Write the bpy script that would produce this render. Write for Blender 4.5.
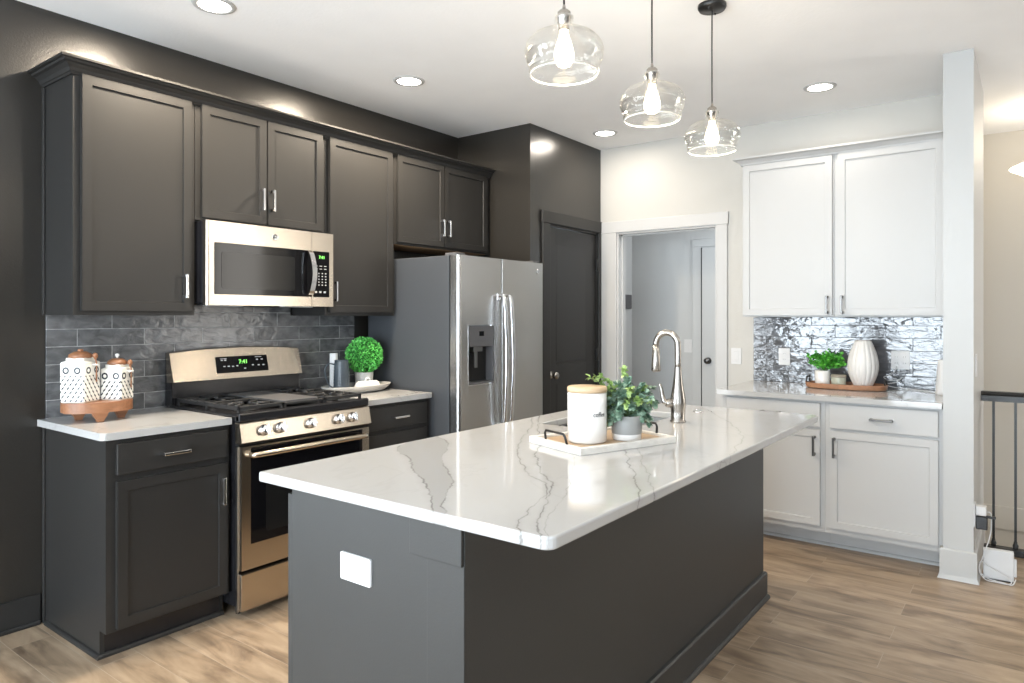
import bpy, bmesh, math, random
from mathutils import Vector, Matrix
PI = math.pi
random.seed(7)
S = bpy.context.scene
for o in list(bpy.data.objects): bpy.data.objects.remove(o)
C = S.collection

# ------------------------------------------------------------------ camera, sky, light, exposure
YAW = math.atan2(521, 695)
cam_d = bpy.data.cameras.new('camera'); cam = bpy.data.objects.new('camera', cam_d); C.objects.link(cam)
cam.location = (0, 0, 1.372)
cam.rotation_euler = (PI/2, 0, YAW - PI/2)
cam_d.sensor_width = 36; cam_d.lens = 36*695/1024
cam_d.shift_y = -(341.5-317)/1024
cam_d.clip_start = 0.02
S.camera = cam
S.view_settings.view_transform = 'Standard'; S.view_settings.look = 'None'
S.view_settings.gamma = 1; S.view_settings.use_curve_mapping = False
S.view_settings.exposure = 0.33
w = bpy.data.worlds.new('sky'); S.world = w; w.use_nodes = True
w.node_tree.nodes['Background'].inputs[0].default_value = (.80, .90, 1, 1)
w.node_tree.nodes['Background'].inputs[1].default_value = 3.0

WIN_LEFT = [(-1.9, -0.30)]                              # x range of the glazed door in the left wall, z .05-2.35
def area(name, loc, rot, sx, sy, power, col, spread=180, shape='RECTANGLE'):
    l = bpy.data.lights.new(name, 'AREA'); l.shape = shape; l.size = sx
    if shape in ('RECTANGLE', 'ELLIPSE'): l.size_y = sy
    l.energy = power; l.color = col; l.spread = math.radians(spread)
    o = bpy.data.objects.new(name, l); o.location = loc; o.rotation_euler = rot; C.objects.link(o)
    return o
WIN_REAR = [(-1.00, 0.50), (0.80, 1.95), (2.10, 3.30)]      # y ranges of the rear windows, z .1-2.35
WIN_SIDE_FILL = [(-1.6, -0.2)]                               # x range of an added side window, out of view, for extra light
for a, b in WIN_REAR:
    area('window_daylight', (-2.32, (a+b)/2, 1.225), (0, -PI/2, 0), 2.25, b-a, 74*(b-a), (.80, .91, 1))
for a, b in WIN_SIDE_FILL:
    area('window_daylight', ((a+b)/2, -4.12, 1.35), (PI/2, 0, 0), b-a, 2.0, 5*(b-a), (.90, .95, 1))  # weak fill lamp behind the added side window
for a, b in WIN_LEFT:
    area('window_daylight', ((a+b)/2, 3.70, 1.2), (-PI/2, 0, 0), b-a, 2.3, 38*(b-a), (.88, .95, 1))
area('hall_fill', (5.6, 1.3, 2.2), (math.radians(60), 0, 0), .8, .8, 11, (.92, .96, 1))  # added cool fill lamp hanging inside the hall, without a window
area('stair_fill', (6.0, -3.4, 1.6), (PI/2, 0, 0), .8, 2.2, 46, (1, .95, .88))  # added fill lamp in the stairwell, brightens the beige wall

# ------------------------------------------------------------------ materials
def nm(name):
    m = bpy.data.materials.new(name); m.use_nodes = True
    nt = m.node_tree; return m, nt, nt.nodes['Principled BSDF']
def L(nt, a, b): nt.links.new(a, b)
def N(nt, t, **kw):
    n = nt.nodes.new(t)
    for k, v in kw.items(): setattr(n, k, v)
    return n
def mat(name, col, rough=.5, metal=0, noise=0, nscale=30, bump=0, bscale=60, coat=0, spec=.5, stretch=None, coatr=.1):
    m, nt, p = nm(name)
    p.inputs['Base Color'].default_value = (*col, 1); p.inputs['Roughness'].default_value = rough
    p.inputs['Metallic'].default_value = metal; p.inputs['Specular IOR Level'].default_value = spec
    p.inputs['Coat Weight'].default_value = coat; p.inputs['Coat Roughness'].default_value = coatr
    if noise or bump:
        tc = N(nt, 'ShaderNodeTexCoord'); mp = N(nt, 'ShaderNodeMapping')
        if stretch: mp.inputs['Scale'].default_value = stretch
        L(nt, tc.outputs['Object'], mp.inputs[0])
    if noise:
        n = N(nt, 'ShaderNodeTexNoise'); n.inputs['Scale'].default_value = nscale; n.inputs['Detail'].default_value = 4
        L(nt, mp.outputs[0], n.inputs['Vector'])
        r = N(nt, 'ShaderNodeMix', data_type='RGBA')
        r.inputs['A'].default_value = (*[c*(1-noise) for c in col], 1); r.inputs['B'].default_value = (*[min(1, c*(1+noise)) for c in col], 1)
        L(nt, n.outputs[0], r.inputs['Factor']); L(nt, r.outputs['Result'], p.inputs['Base Color'])
    if bump:
        n = N(nt, 'ShaderNodeTexNoise'); n.inputs['Scale'].default_value = bscale; n.inputs['Detail'].default_value = 3
        L(nt, mp.outputs[0], n.inputs['Vector'])
        b = N(nt, 'ShaderNodeBump'); b.inputs['Strength'].default_value = bump; b.inputs['Distance'].default_value = .01
        L(nt, n.outputs[0], b.inputs['Height']); L(nt, b.outputs[0], p.inputs['Normal'])
    return m
def emit(name, col, s):
    m, nt, p = nm(name); p.inputs['Base Color'].default_value = (*col, 1)
    p.inputs['Emission Color'].default_value = (*col, 1); p.inputs['Emission Strength'].default_value = s
    return m

M = {}
M['dark'] = mat('charcoal_cabinet_paint', (.0225, .0216, .0205), .42, spec=.42, bump=.03, bscale=250, noise=.05, nscale=3)
M['darkwall'] = mat('charcoal_wall_paint', (.021, .0188, .016), .28, spec=.7, bump=.08, bscale=160)
M['islandpaint'] = mat('charcoal_island_paint', (.0245, .0255, .025), .46, spec=.55, bump=.05, bscale=180, noise=.08, nscale=5)
M['white'] = mat('white_cabinet_paint', (.50, .50, .495), .38)
M['wall'] = mat('warm_white_wall_paint', (.535, .52, .485), .5, bump=.06, bscale=180)
M['trimwhite'] = mat('white_trim_paint', (.54, .54, .535), .35)
M['beige'] = mat('beige_wall_paint', (.62, .585, .525), .55, bump=.06, bscale=180)
M['hallwall'] = mat('grey_hall_paint', (.52, .53, .53), .6, bump=.06, bscale=180)
M['pillar'] = mat('pale_grey_wall_paint', (.49, .495, .49), .42, bump=.05, bscale=180)
M['ceil'] = mat('textured_ceiling_paint', (.94, .945, .95), .8, noise=.03, nscale=5, bump=.1, bscale=55)
M['sidepaint'] = mat('bounce_cutting_paint', (.12, .115, .11), .6)  # unseen right wall, coloured dark to cut the light it reflects back
M['rear'] = mat('pale_room_paint', (.66, .66, .65), .7)
M['steel'] = mat('brushed_stainless_steel', (.50, .495, .485), .27, metal=1, noise=.06, nscale=6, bump=.03, bscale=40, stretch=(1, 1, 40))
M['steelh'] = mat('warm_brushed_stainless_steel', (.50, .44, .365), .24, metal=1, noise=.05, nscale=6, bump=.03, bscale=40, stretch=(1, 40, 40))
M['chrome'] = mat('bright_chrome', (.78, .78, .79), .12, metal=1)
M['nickel'] = mat('satin_nickel', (.40, .375, .345), .27, metal=1)
M['bronze'] = mat('dark_gunmetal', (.16, .155, .15), .3, metal=1)
M['black'] = mat('black_enamel', (.012, .012, .014), .22)
M['iron'] = mat('cast_iron', (.018, .018, .019), .45, bump=.2, bscale=300)
M['glassblack'] = mat('black_oven_glass', (.004, .004, .005), .06, spec=.2)
M['window_tint'] = mat('tinted_oven_window', (.010, .010, .010), .10, spec=.2)
M['fridgeside'] = mat('grey_textured_steel_side', (.055, .060, .068), .45, bump=.15, bscale=400)
M['plastic_w'] = mat('white_plastic', (.66, .66, .66), .35)
M['plastic_k'] = mat('black_plastic', (.02, .02, .022), .4)
M['plastic_g'] = mat('grey_plastic', (.10, .10, .105), .4)
M['sidesteel'] = mat('smoked_metal', (.22, .22, .22), .35, metal=1)
M['gap'] = mat('dark_slot', (.004, .004, .004), .6)
M['railblack'] = mat('black_rail_paint', (.012, .012, .012), .35)
M['ply'] = mat('plywood_underside', (.32, .20, .11), .6, noise=.2, nscale=8, stretch=(1, 8, 8))
M['ceramic'] = mat('white_glazed_ceramic', (.80, .79, .77), .15, coat=.5)
M['ceramic_m'] = mat('matte_white_ceramic', (.72, .71, .69), .5)
M['potgrey'] = mat('grey_concrete_glaze', (.30, .30, .29), .5, noise=.1, nscale=20)
M['potwhite'] = mat('rough_whitewashed_pot', (.62, .61, .59), .7, noise=.2, nscale=50, bump=.3, bscale=60)
M['soil'] = mat('dark_soil', (.03, .02, .014), .9, bump=.5, bscale=150)
M['lidwood'] = mat('pale_bamboo', (.55, .40, .25), .45, noise=.12, nscale=6, stretch=(1, 10, 1))
M['acacia'] = mat('warm_acacia_wood', (.27, .12, .058), .4, noise=.45, nscale=9, stretch=(1.5, 9, 9))
M['traywood'] = mat('toffee_wood', (.36, .18, .10), .35, noise=.4, nscale=8, stretch=(8, 1.5, 8))
M['whitewash'] = mat('whitewashed_wood', (.66, .64, .60), .5, noise=.28, nscale=14, stretch=(1.5, 9, 4), bump=.1)
M['traybase'] = mat('brown_tray_wood', (.40, .28, .17), .4, noise=.35, nscale=12, stretch=(1.2, 9, 1))
M['stonegrey'] = mat('grey_stone_glaze', (.48, .47, .45), .45, noise=.25, nscale=9)
M['enamel'] = mat('blue_grey_enamel', (.055, .070, .085), .25, noise=.3, nscale=14)
M['paper'] = mat('white_paper_roll', (.78, .78, .78), .8)
M['sage'] = mat('sage_glaze', (.42, .44, .36), .3)
M['red'] = mat('copper_lid', (.30, .27, .22), .4)
M['ink'] = mat('dark_print', (.03, .03, .035), .5)
M['sinksteel'] = mat('sink_steel', (.62, .62, .60), .3, metal=1)
M['bulb'] = emit('glowing_bulb', (1, .86, .62), 9)
M['can'] = emit('recessed_lamp_diffuser', (1, .95, .86), 14)
M['bowl'] = emit('lit_frosted_glass', (1, .93, .80), 1.6)
M['green'] = emit('green_display_digits', (.25, 1, .15), 1.2)
M['legend'] = mat('pale_key_legends', (.55, .55, .55), .5)

def leafmat(name, c1, c2):
    m, nt, p = nm(name)
    tc = N(nt, 'ShaderNodeTexCoord'); n = N(nt, 'ShaderNodeTexNoise'); n.inputs['Scale'].default_value = 45
    L(nt, tc.outputs['Object'], n.inputs['Vector'])
    r = N(nt, 'ShaderNodeValToRGB'); r.color_ramp.elements[0].position = .35; r.color_ramp.elements[1].position = .65
    r.color_ramp.elements[0].color = (*c1, 1); r.color_ramp.elements[1].color = (*c2, 1)
    L(nt, n.outputs[0], r.inputs[0]); L(nt, r.outputs[0], p.inputs['Base Color']); p.inputs['Roughness'].default_value = .45
    return m
M['boxwood'] = leafmat('bright_green_leaves', (.05, .36, .05), (.24, .80, .20))
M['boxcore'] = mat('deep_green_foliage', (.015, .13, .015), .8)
M['eucal'] = leafmat('grey_green_leaves', (.09, .18, .12), (.32, .44, .33))
M['lime'] = leafmat('yellow_green_leaves', (.20, .34, .08), (.42, .55, .22))
M['ivy'] = leafmat('fresh_green_leaves', (.02, .20, .015), (.12, .48, .05))
M['stem'] = mat('green_stem', (.10, .16, .06), .6)

def glassy():
    m, nt, p = nm('clear_seeded_glass'); nt.nodes.remove(p)
    out = nt.nodes['Material Output']
    tr = N(nt, 'ShaderNodeBsdfTransparent'); tr.inputs[0].default_value = (.98, .98, .975, 1)
    gl = N(nt, 'ShaderNodeBsdfGlossy'); gl.inputs['Roughness'].default_value = .04; gl.inputs[0].default_value = (1, .99, .96, 1)
    lw = N(nt, 'ShaderNodeLayerWeight'); lw.inputs['Blend'].default_value = .13
    tc = N(nt, 'ShaderNodeTexCoord'); n = N(nt, 'ShaderNodeTexNoise'); n.inputs['Scale'].default_value = 28
    b = N(nt, 'ShaderNodeBump'); b.inputs['Strength'].default_value = .25; b.inputs['Distance'].default_value = .01
    L(nt, tc.outputs['Object'], n.inputs['Vector']); L(nt, n.outputs[0], b.inputs['Height']); L(nt, b.outputs[0], gl.inputs['Normal'])
    mx = N(nt, 'ShaderNodeMixShader'); L(nt, lw.outputs['Facing'], mx.inputs[0])
    L(nt, tr.outputs[0], mx.inputs[1]); L(nt, gl.outputs[0], mx.inputs[2]); L(nt, mx.outputs[0], out.inputs[0])
    return m
M['glass'] = glassy()
M['glassrim'] = mat('lit_look_glass_edge', (.95, .95, .92), .12); _p = M['glassrim'].node_tree.nodes['Principled BSDF']; _p.inputs['Transmission Weight'].default_value = .55  # rim part opaque white, so the glass edge looks lit
m, nt, p = nm('window_pane_glass'); nt.nodes.remove(p)
tr = N(nt, 'ShaderNodeBsdfTransparent'); gl = N(nt, 'ShaderNodeBsdfGlossy'); gl.inputs['Roughness'].default_value = .01
mx = N(nt, 'ShaderNodeMixShader'); mx.inputs[0].default_value = .06
L(nt, tr.outputs[0], mx.inputs[1]); L(nt, gl.outputs[0], mx.inputs[2]); L(nt, mx.outputs[0], nt.nodes['Material Output'].inputs[0])
M['pane'] = m

def mathn(nt, op, a, b=None, clamp=False):
    n = N(nt, 'ShaderNodeMath', operation=op); n.use_clamp = clamp
    for i, v in enumerate((a, b)):
        if v is None: continue
        if isinstance(v, (int, float)): n.inputs[i].default_value = v
        else: L(nt, v, n.inputs[i])
    return n.outputs[0]
# veined quartz: each vein is a curve X = f(Y) through points read off the slab, roughened by noise
VEINS = [  # (points (Y, X), half width, strength)
    ([(.80, 1.02), (1.11, 1.177), (1.282, 1.339), (1.422, 1.452), (1.597, 1.585), (1.771, 1.709), (1.83, 1.80)], .0034, .75),
    ([(.80, 1.05), (1.107, 1.212), (1.181, 1.288), (1.227, 1.353), (1.311, 1.458), (1.515, 1.647), (1.678, 1.85), (1.83, 1.95)], .0034, .75),
    ([(.80, 1.15), (.862, 1.185), (.933, 1.279), (.97, 1.367), (.991, 1.467), (1.064, 1.57), (1.214, 1.69), (1.528, 2.089), (1.697, 2.412), (1.83, 2.6)], .0026, .75),
    ([(.80, 1.18), (.844, 1.22), (.922, 1.34), (.971, 1.446), (1.031, 1.554), (1.181, 1.715), (1.40, 2.02), (1.62, 2.34), (1.83, 2.66)], .0028, .85),
    ([(.80, 1.20), (.85, 1.255), (.91, 1.38), (.955, 1.50), (1.05, 1.66), (1.12, 1.80), (1.3, 2.08), (1.83, 2.75)], .0018, .42),
    ([(.787, 1.584), (.96, 1.88), (1.153, 2.173), (1.404, 2.468), (1.83, 3.0)], .0034, .75),
    ([(.787, 1.66), (.94, 1.93), (1.10, 2.20), (1.404, 2.62), (1.83, 3.1)], .0022, .5),
    ([(.756, 1.954), (.80, 2.25), (.867, 2.584), (1.096, 3.041), (1.4, 3.46), (1.83, 3.9)], .0040, .5),
]
def quartz(name, veins, base=(.45, .45, .445)):
    m, nt, p = nm(name)
    tc = N(nt, 'ShaderNodeTexCoord'); sep0 = N(nt, 'ShaderNodeSeparateXYZ')
    n1 = N(nt, 'ShaderNodeTexNoise'); n1.inputs['Scale'].default_value = 5.5; n1.inputs['Detail'].default_value = 6; n1.inputs['Roughness'].default_value = .62
    L(nt, tc.outputs['Object'], n1.inputs['Vector'])
    va = N(nt, 'ShaderNodeVectorMath', operation='SUBTRACT'); va.inputs[1].default_value = (.5, .5, .5); L(nt, n1.outputs['Color'], va.inputs[0])
    vs = N(nt, 'ShaderNodeVectorMath', operation='SCALE'); vs.inputs['Scale'].default_value = .085; L(nt, va.outputs[0], vs.inputs[0])
    vd = N(nt, 'ShaderNodeVectorMath', operation='ADD'); L(nt, tc.outputs['Object'], vd.inputs[0]); L(nt, vs.outputs[0], vd.inputs[1])
    L(nt, vd.outputs[0], sep0.inputs[0]); X, Y = sep0.outputs[0], sep0.outputs[1]
    yn = mathn(nt, 'DIVIDE', mathn(nt, 'SUBTRACT', Y, .5), 1.6)
    tot = None; fs = []
    for pts, hw, st in veins:
        fc = N(nt, 'ShaderNodeFloatCurve'); cu = fc.mapping.curves[0]
        pp = [((y-.5)/1.6, (x-.5)/4) for y, x in pts]
        cu.points[0].location = pp[0]; cu.points[1].location = pp[-1]
        for q in pp[1:-1]: cu.points.new(*q)
        fc.mapping.update(); L(nt, yn, fc.inputs['Value'])
        f = mathn(nt, 'ADD', mathn(nt, 'MULTIPLY', fc.outputs[0], 4), .5); fs.append(f)
        d = mathn(nt, 'ABSOLUTE', mathn(nt, 'SUBTRACT', X, f))
        v = mathn(nt, 'MULTIPLY', mathn(nt, 'SUBTRACT', 1, mathn(nt, 'DIVIDE', d, hw*2.2), True), st, True)
        halo = mathn(nt, 'MULTIPLY', mathn(nt, 'SUBTRACT', 1, mathn(nt, 'DIVIDE', d, hw*9), True), st*.18, True)
        v = mathn(nt, 'MAXIMUM', v, halo)
        tot = v if tot is None else mathn(nt, 'MAXIMUM', tot, v)
    # veins fade in and out
    n2 = N(nt, 'ShaderNodeTexNoise'); n2.inputs['Scale'].default_value = 9; n2.inputs['Detail'].default_value = 2
    L(nt, tc.outputs['Object'], n2.inputs['Vector'])
    mr = N(nt, 'ShaderNodeMapRange'); mr.inputs['From Min'].default_value = .35; mr.inputs['From Max'].default_value = .6
    mr.inputs['To Min'].default_value = .4; L(nt, n2.outputs[0], mr.inputs['Value'])
    # faint overall veining
    n3 = N(nt, 'ShaderNodeTexNoise'); n3.inputs['Scale'].default_value = 1.7; n3.inputs['Detail'].default_value = 7; n3.inputs['Distortion'].default_value = 1.2
    L(nt, tc.outputs['Object'], n3.inputs['Vector'])
    fv = mathn(nt, 'ABSOLUTE', mathn(nt, 'SUBTRACT', n3.outputs[0], .5))
    fv = mathn(nt, 'MULTIPLY', mathn(nt, 'SUBTRACT', 1, mathn(nt, 'MULTIPLY', fv, 70), True), .05 if veins else .14)
    if tot is not None:
        tot = mathn(nt, 'MAXIMUM', mathn(nt, 'MULTIPLY', tot, mr.outputs[0]), fv)
        band = mathn(nt, 'MULTIPLY', mathn(nt, 'GREATER_THAN', X, fs[0]), mathn(nt, 'LESS_THAN', X, fs[1]))
        tot = mathn(nt, 'MAXIMUM', tot, mathn(nt, 'MULTIPLY', band, .26))
    else: tot = fv
    mix = N(nt, 'ShaderNodeMix', data_type='RGBA'); mix.inputs['A'].default_value = (*base, 1); mix.inputs['B'].default_value = (.10, .095, .09, 1)
    L(nt, tot, mix.inputs['Factor']); L(nt, mix.outputs['Result'], p.inputs['Base Color'])
    p.inputs['Roughness'].default_value = .07; p.inputs['Specular IOR Level'].default_value = .6
    return m
M['quartz'] = quartz('veined_white_quartz', VEINS)
M['quartz_plain'] = quartz('lightly_veined_white_quartz', [])

def tile(name, axis, c1, c2, grout, rough, bump, bscale, streak):
    # handmade subway tile, 300 x 80 mm, running bond; object X (or Y) along the wall, Z up
    m, nt, p = nm(name)
    tc = N(nt, 'ShaderNodeTexCoord'); sp = N(nt, 'ShaderNodeSeparateXYZ'); cb = N(nt, 'ShaderNodeCombineXYZ')
    L(nt, tc.outputs['Object'], sp.inputs[0]); L(nt, sp.outputs[axis], cb.inputs[0])
    L(nt, sp.outputs[2], cb.inputs[1])
    br = N(nt, 'ShaderNodeTexBrick'); br.offset = .5; br.squash = 1
    br.inputs['Scale'].default_value = 1; br.inputs['Brick Width'].default_value = .305; br.inputs['Row Height'].default_value = .0803
    br.inputs['Mortar Size'].default_value = .0018; br.inputs['Mortar Smooth'].default_value = .15; br.inputs['Bias'].default_value = 0
    br.inputs['Color1'].default_value = (*c1, 1); br.inputs['Color2'].default_value = (*c2, 1); br.inputs['Mortar'].default_value = (*grout, 1)
    L(nt, cb.outputs[0], br.inputs['Vector'])
    mp = N(nt, 'ShaderNodeMapping'); mp.inputs['Scale'].default_value = (1, 1, streak); L(nt, tc.outputs['Object'], mp.inputs[0])
    # each tile has its own relief: shift the noise by the tile's random tone
    off = N(nt, 'ShaderNodeVectorMath', operation='ADD'); L(nt, mp.outputs[0], off.inputs[0])
    sc = N(nt, 'ShaderNodeVectorMath', operation='SCALE'); sc.inputs['Scale'].default_value = 40; L(nt, br.outputs['Color'], sc.inputs[0]); L(nt, sc.outputs[0], off.inputs[1])
    n = N(nt, 'ShaderNodeTexNoise'); n.inputs['Scale'].default_value = bscale; n.inputs['Detail'].default_value = 3; n.inputs['Distortion'].default_value = .5
    L(nt, off.outputs[0], n.inputs['Vector'])
    mul = N(nt, 'ShaderNodeMix', data_type='RGBA', blend_type='MULTIPLY'); mul.inputs['Factor'].default_value = .8
    rr = N(nt, 'ShaderNodeValToRGB'); rr.color_ramp.elements[0].position = .3; rr.color_ramp.elements[0].color = (.45, .45, .45, 1)
    rr.color_ramp.elements[1].position = .7; rr.color_ramp.elements[1].color = (1.35, 1.35, 1.35, 1)
    L(nt, n.outputs[0], rr.inputs[0]); L(nt, br.outputs['Color'], mul.inputs['A']); L(nt, rr.outputs[0], mul.inputs['B'])
    L(nt, mul.outputs['Result'], p.inputs['Base Color'])
    ro = mathn(nt, 'ADD', mathn(nt, 'MULTIPLY', br.outputs['Fac'], .5), rough); L(nt, ro, p.inputs['Roughness'])
    h = mathn(nt, 'SUBTRACT', mathn(nt, 'MULTIPLY', n.outputs[0], bump), mathn(nt, 'MULTIPLY', br.outputs['Fac'], .5))
    b = N(nt, 'ShaderNodeBump'); b.inputs['Strength'].default_value = 1; b.inputs['Distance'].default_value = .004
    L(nt, h, b.inputs['Height']); L(nt, b.outputs[0], p.inputs['Normal'])
    return m
M['tile_dark'] = tile('smoky_grey_subway_tile', 0, (.105, .108, .112), (.19, .19, .195), (.42, .42, .42), .20, .8, 16, 1.6)
M['tile_gloss'] = tile('glossy_rippled_subway_tile', 1, (.085, .09, .10), (.13, .135, .15), (.05, .052, .06), .04, .9, 11, 2.2)
M['tile_gloss'].node_tree.nodes['Principled BSDF'].inputs['Specular IOR Level'].default_value = 1.0

def floor_mat():
    m, nt, p = nm('oak_plank_floor')
    tc = N(nt, 'ShaderNodeTexCoord'); sp = N(nt, 'ShaderNodeSeparateXYZ'); cb = N(nt, 'ShaderNodeCombineXYZ')
    L(nt, tc.outputs['Object'], sp.inputs[0])
    L(nt, mathn(nt, 'ADD', sp.outputs[1], .28), cb.inputs[0]); L(nt, mathn(nt, 'ADD', sp.outputs[0], .01), cb.inputs[1])
    br = N(nt, 'ShaderNodeTexBrick'); br.offset = .37; br.inputs['Scale'].default_value = 1
    br.inputs['Brick Width'].default_value = 1.22; br.inputs['Row Height'].default_value = .152
    br.inputs['Mortar Size'].default_value = .0013; br.inputs['Mortar Smooth'].default_value = .3
    br.inputs['Color1'].default_value = (0, 0, 0, 1); br.inputs['Color2'].default_value = (1, 1, 1, 1); br.inputs['Mortar'].default_value = (.5, .5, .5, 1)
    L(nt, cb.outputs[0], br.inputs['Vector'])
    sc = N(nt, 'ShaderNodeVectorMath', operation='SCALE'); sc.inputs['Scale'].default_value = 13; L(nt, br.outputs['Color'], sc.inputs[0])
    ad = N(nt, 'ShaderNodeVectorMath', operation='ADD'); L(nt, tc.outputs['Object'], ad.inputs[0]); L(nt, sc.outputs[0], ad.inputs[1])
    mp = N(nt, 'ShaderNodeMapping'); mp.inputs['Scale'].default_value = (6, 1.1, 1); L(nt, ad.outputs[0], mp.inputs[0])
    n = N(nt, 'ShaderNodeTexNoise'); n.inputs['Scale'].default_value = 2.0; n.inputs['Detail'].default_value = 8; n.inputs['Roughness'].default_value = .6; n.inputs['Distortion'].default_value = .8
    L(nt, mp.outputs[0], n.inputs['Vector'])
    r = N(nt, 'ShaderNodeValToRGB'); e = r.color_ramp.elements
    e[0].position = .30; e[0].color = (.14, .098, .066, 1); e[1].position = .70; e[1].color = (.43, .325, .225, 1)
    x = e.new(.5); x.color = (.315, .230, .153, 1)
    L(nt, n.outputs[0], r.inputs[0])
    # knots
    mk = N(nt, 'ShaderNodeMapping'); mk.inputs['Scale'].default_value = (5.5, 2.2, 1); L(nt, ad.outputs[0], mk.inputs[0])
    vo = N(nt, 'ShaderNodeTexNoise'); vo.inputs['Scale'].default_value = 1.5; vo.inputs['Detail'].default_value = 3; L(nt, mk.outputs[0], vo.inputs['Vector'])
    kr = N(nt, 'ShaderNodeMapRange'); kr.inputs['From Min'].default_value = .57; kr.inputs['From Max'].default_value = .70; L(nt, vo.outputs[0], kr.inputs['Value'])
    m1 = N(nt, 'ShaderNodeMix', data_type='RGBA'); L(nt, mathn(nt, 'MULTIPLY', kr.outputs[0], .65), m1.inputs['Factor'])
    L(nt, r.outputs[0], m1.inputs['A']); m1.inputs['B'].default_value = (.13, .085, .055, 1)
    # plank tone and light bevelled seams
    m2 = N(nt, 'ShaderNodeMix', data_type='RGBA', blend_type='MULTIPLY'); m2.inputs['Factor'].default_value = .35
    L(nt, m1.outputs['Result'], m2.inputs['A'])
    tn = N(nt, 'ShaderNodeMapRange'); tn.inputs['To Min'].default_value = .75; tn.inputs['To Max'].default_value = 1.15; L(nt, br.outputs['Color'], tn.inputs['Value'])
    L(nt, tn.outputs[0], m2.inputs['B'])
    m3 = N(nt, 'ShaderNodeMix', data_type='RGBA'); L(nt, mathn(nt, 'MULTIPLY', br.outputs['Fac'], .5), m3.inputs['Factor'])
    L(nt, m2.outputs['Result'], m3.inputs['A']); m3.inputs['B'].default_value = (.50, .43, .35, 1)
    L(nt, m3.outputs['Result'], p.inputs['Base Color'])
    p.inputs['Roughness'].default_value = .33
    b = N(nt, 'ShaderNodeBump'); b.inputs['Strength'].default_value = .12; b.inputs['Distance'].default_value = .004
    L(nt, n.outputs[0], b.inputs['Height']); L(nt, b.outputs[0], p.inputs['Normal'])
    return m
M['floor'] = floor_mat()

def patterned_ceramic():
    # white glaze, a row of dark rings above rows of small dark wedges
    m, nt, p = nm('patterned_ceramic')
    at = N(nt, 'ShaderNodeAttribute'); at.attribute_name = 'wrap'
    sp = N(nt, 'ShaderNodeSeparateXYZ'); L(nt, at.outputs['Vector'], sp.inputs[0])
    u, v = sp.outputs[0], sp.outputs[1]          # metres around / up from the base
    def cell(size, su, sv):
        cu = mathn(nt, 'SUBTRACT', mathn(nt, 'FRACT', mathn(nt, 'DIVIDE', u, size)), .5)
        return cu
    # rings
    cu = mathn(nt, 'SUBTRACT', mathn(nt, 'FRACT', mathn(nt, 'DIVIDE', u, .052)), .5)
    cu = mathn(nt, 'MULTIPLY', cu, .052)
    cv = mathn(nt, 'SUBTRACT', v, mathn(nt, 'ADD', mathn(nt, 'MULTIPLY', sp.outputs[2], 1), 0))
    d = mathn(nt, 'SQRT', mathn(nt, 'ADD', mathn(nt, 'MULTIPLY', cu, cu), mathn(nt, 'MULTIPLY', cv, cv)))
    ring = mathn(nt, 'LESS_THAN', mathn(nt, 'ABSOLUTE', mathn(nt, 'SUBTRACT', d, .0115)), .0038)
    # wedges, alternating rows
    row = mathn(nt, 'FLOOR', mathn(nt, 'DIVIDE', v, .018)); shift = mathn(nt, 'MULTIPLY', mathn(nt, 'FRACT', mathn(nt, 'MULTIPLY', row, .5)), .024)
    wu = mathn(nt, 'SUBTRACT', mathn(nt, 'FRACT', mathn(nt, 'DIVIDE', mathn(nt, 'ADD', u, shift), .024)), .5)
    wv = mathn(nt, 'SUBTRACT', mathn(nt, 'FRACT', mathn(nt, 'DIVIDE', v, .018)), .5)
    wd = mathn(nt, 'ADD', mathn(nt, 'MULTIPLY', mathn(nt, 'ABSOLUTE', mathn(nt, 'ADD', wu, mathn(nt, 'MULTIPLY', wv, .5))), 2.6), mathn(nt, 'ABSOLUTE', wv))
    wedge = mathn(nt, 'LESS_THAN', wd, .56)
    below = mathn(nt, 'LESS_THAN', v, mathn(nt, 'SUBTRACT', sp.outputs[2], .022))
    f = mathn(nt, 'MAXIMUM', ring, mathn(nt, 'MULTIPLY', wedge, below))
    mx = N(nt, 'ShaderNodeMix', data_type='RGBA'); mx.inputs['A'].default_value = (.80, .79, .74, 1); mx.inputs['B'].default_value = (.03, .035, .045, 1)
    L(nt, f, mx.inputs['Factor']); L(nt, mx.outputs['Result'], p.inputs['Base Color']); p.inputs['Roughness'].default_value = .2
    return m
M['patterned'] = patterned_ceramic()

# ------------------------------------------------------------------ mesh helpers
def B(): return bmesh.new()
def box(bm, x0, y0, z0, x1, y1, z1, bev=0, seg=2, mi=0):
    if x0 > x1: x0, x1 = x1, x0
    if y0 > y1: y0, y1 = y1, y0
    if z0 > z1: z0, z1 = z1, z0
    vs = [bm.verts.new(v) for v in ((x0,y0,z0),(x1,y0,z0),(x1,y1,z0),(x0,y1,z0),(x0,y0,z1),(x1,y0,z1),(x1,y1,z1),(x0,y1,z1))]
    fs = [bm.faces.new([vs[i] for i in f]) for f in ((3,2,1,0),(4,5,6,7),(0,1,5,4),(1,2,6,5),(2,3,7,6),(3,0,4,7))]
    for f in fs: f.material_index = mi
    if bev:
        es = list({e for f in fs for e in f.edges})
        r = bmesh.ops.bevel(bm, geom=es, offset=bev, segments=seg, profile=.5, affect='EDGES')
        for f in r['faces']: f.material_index = mi
    return fs
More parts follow.
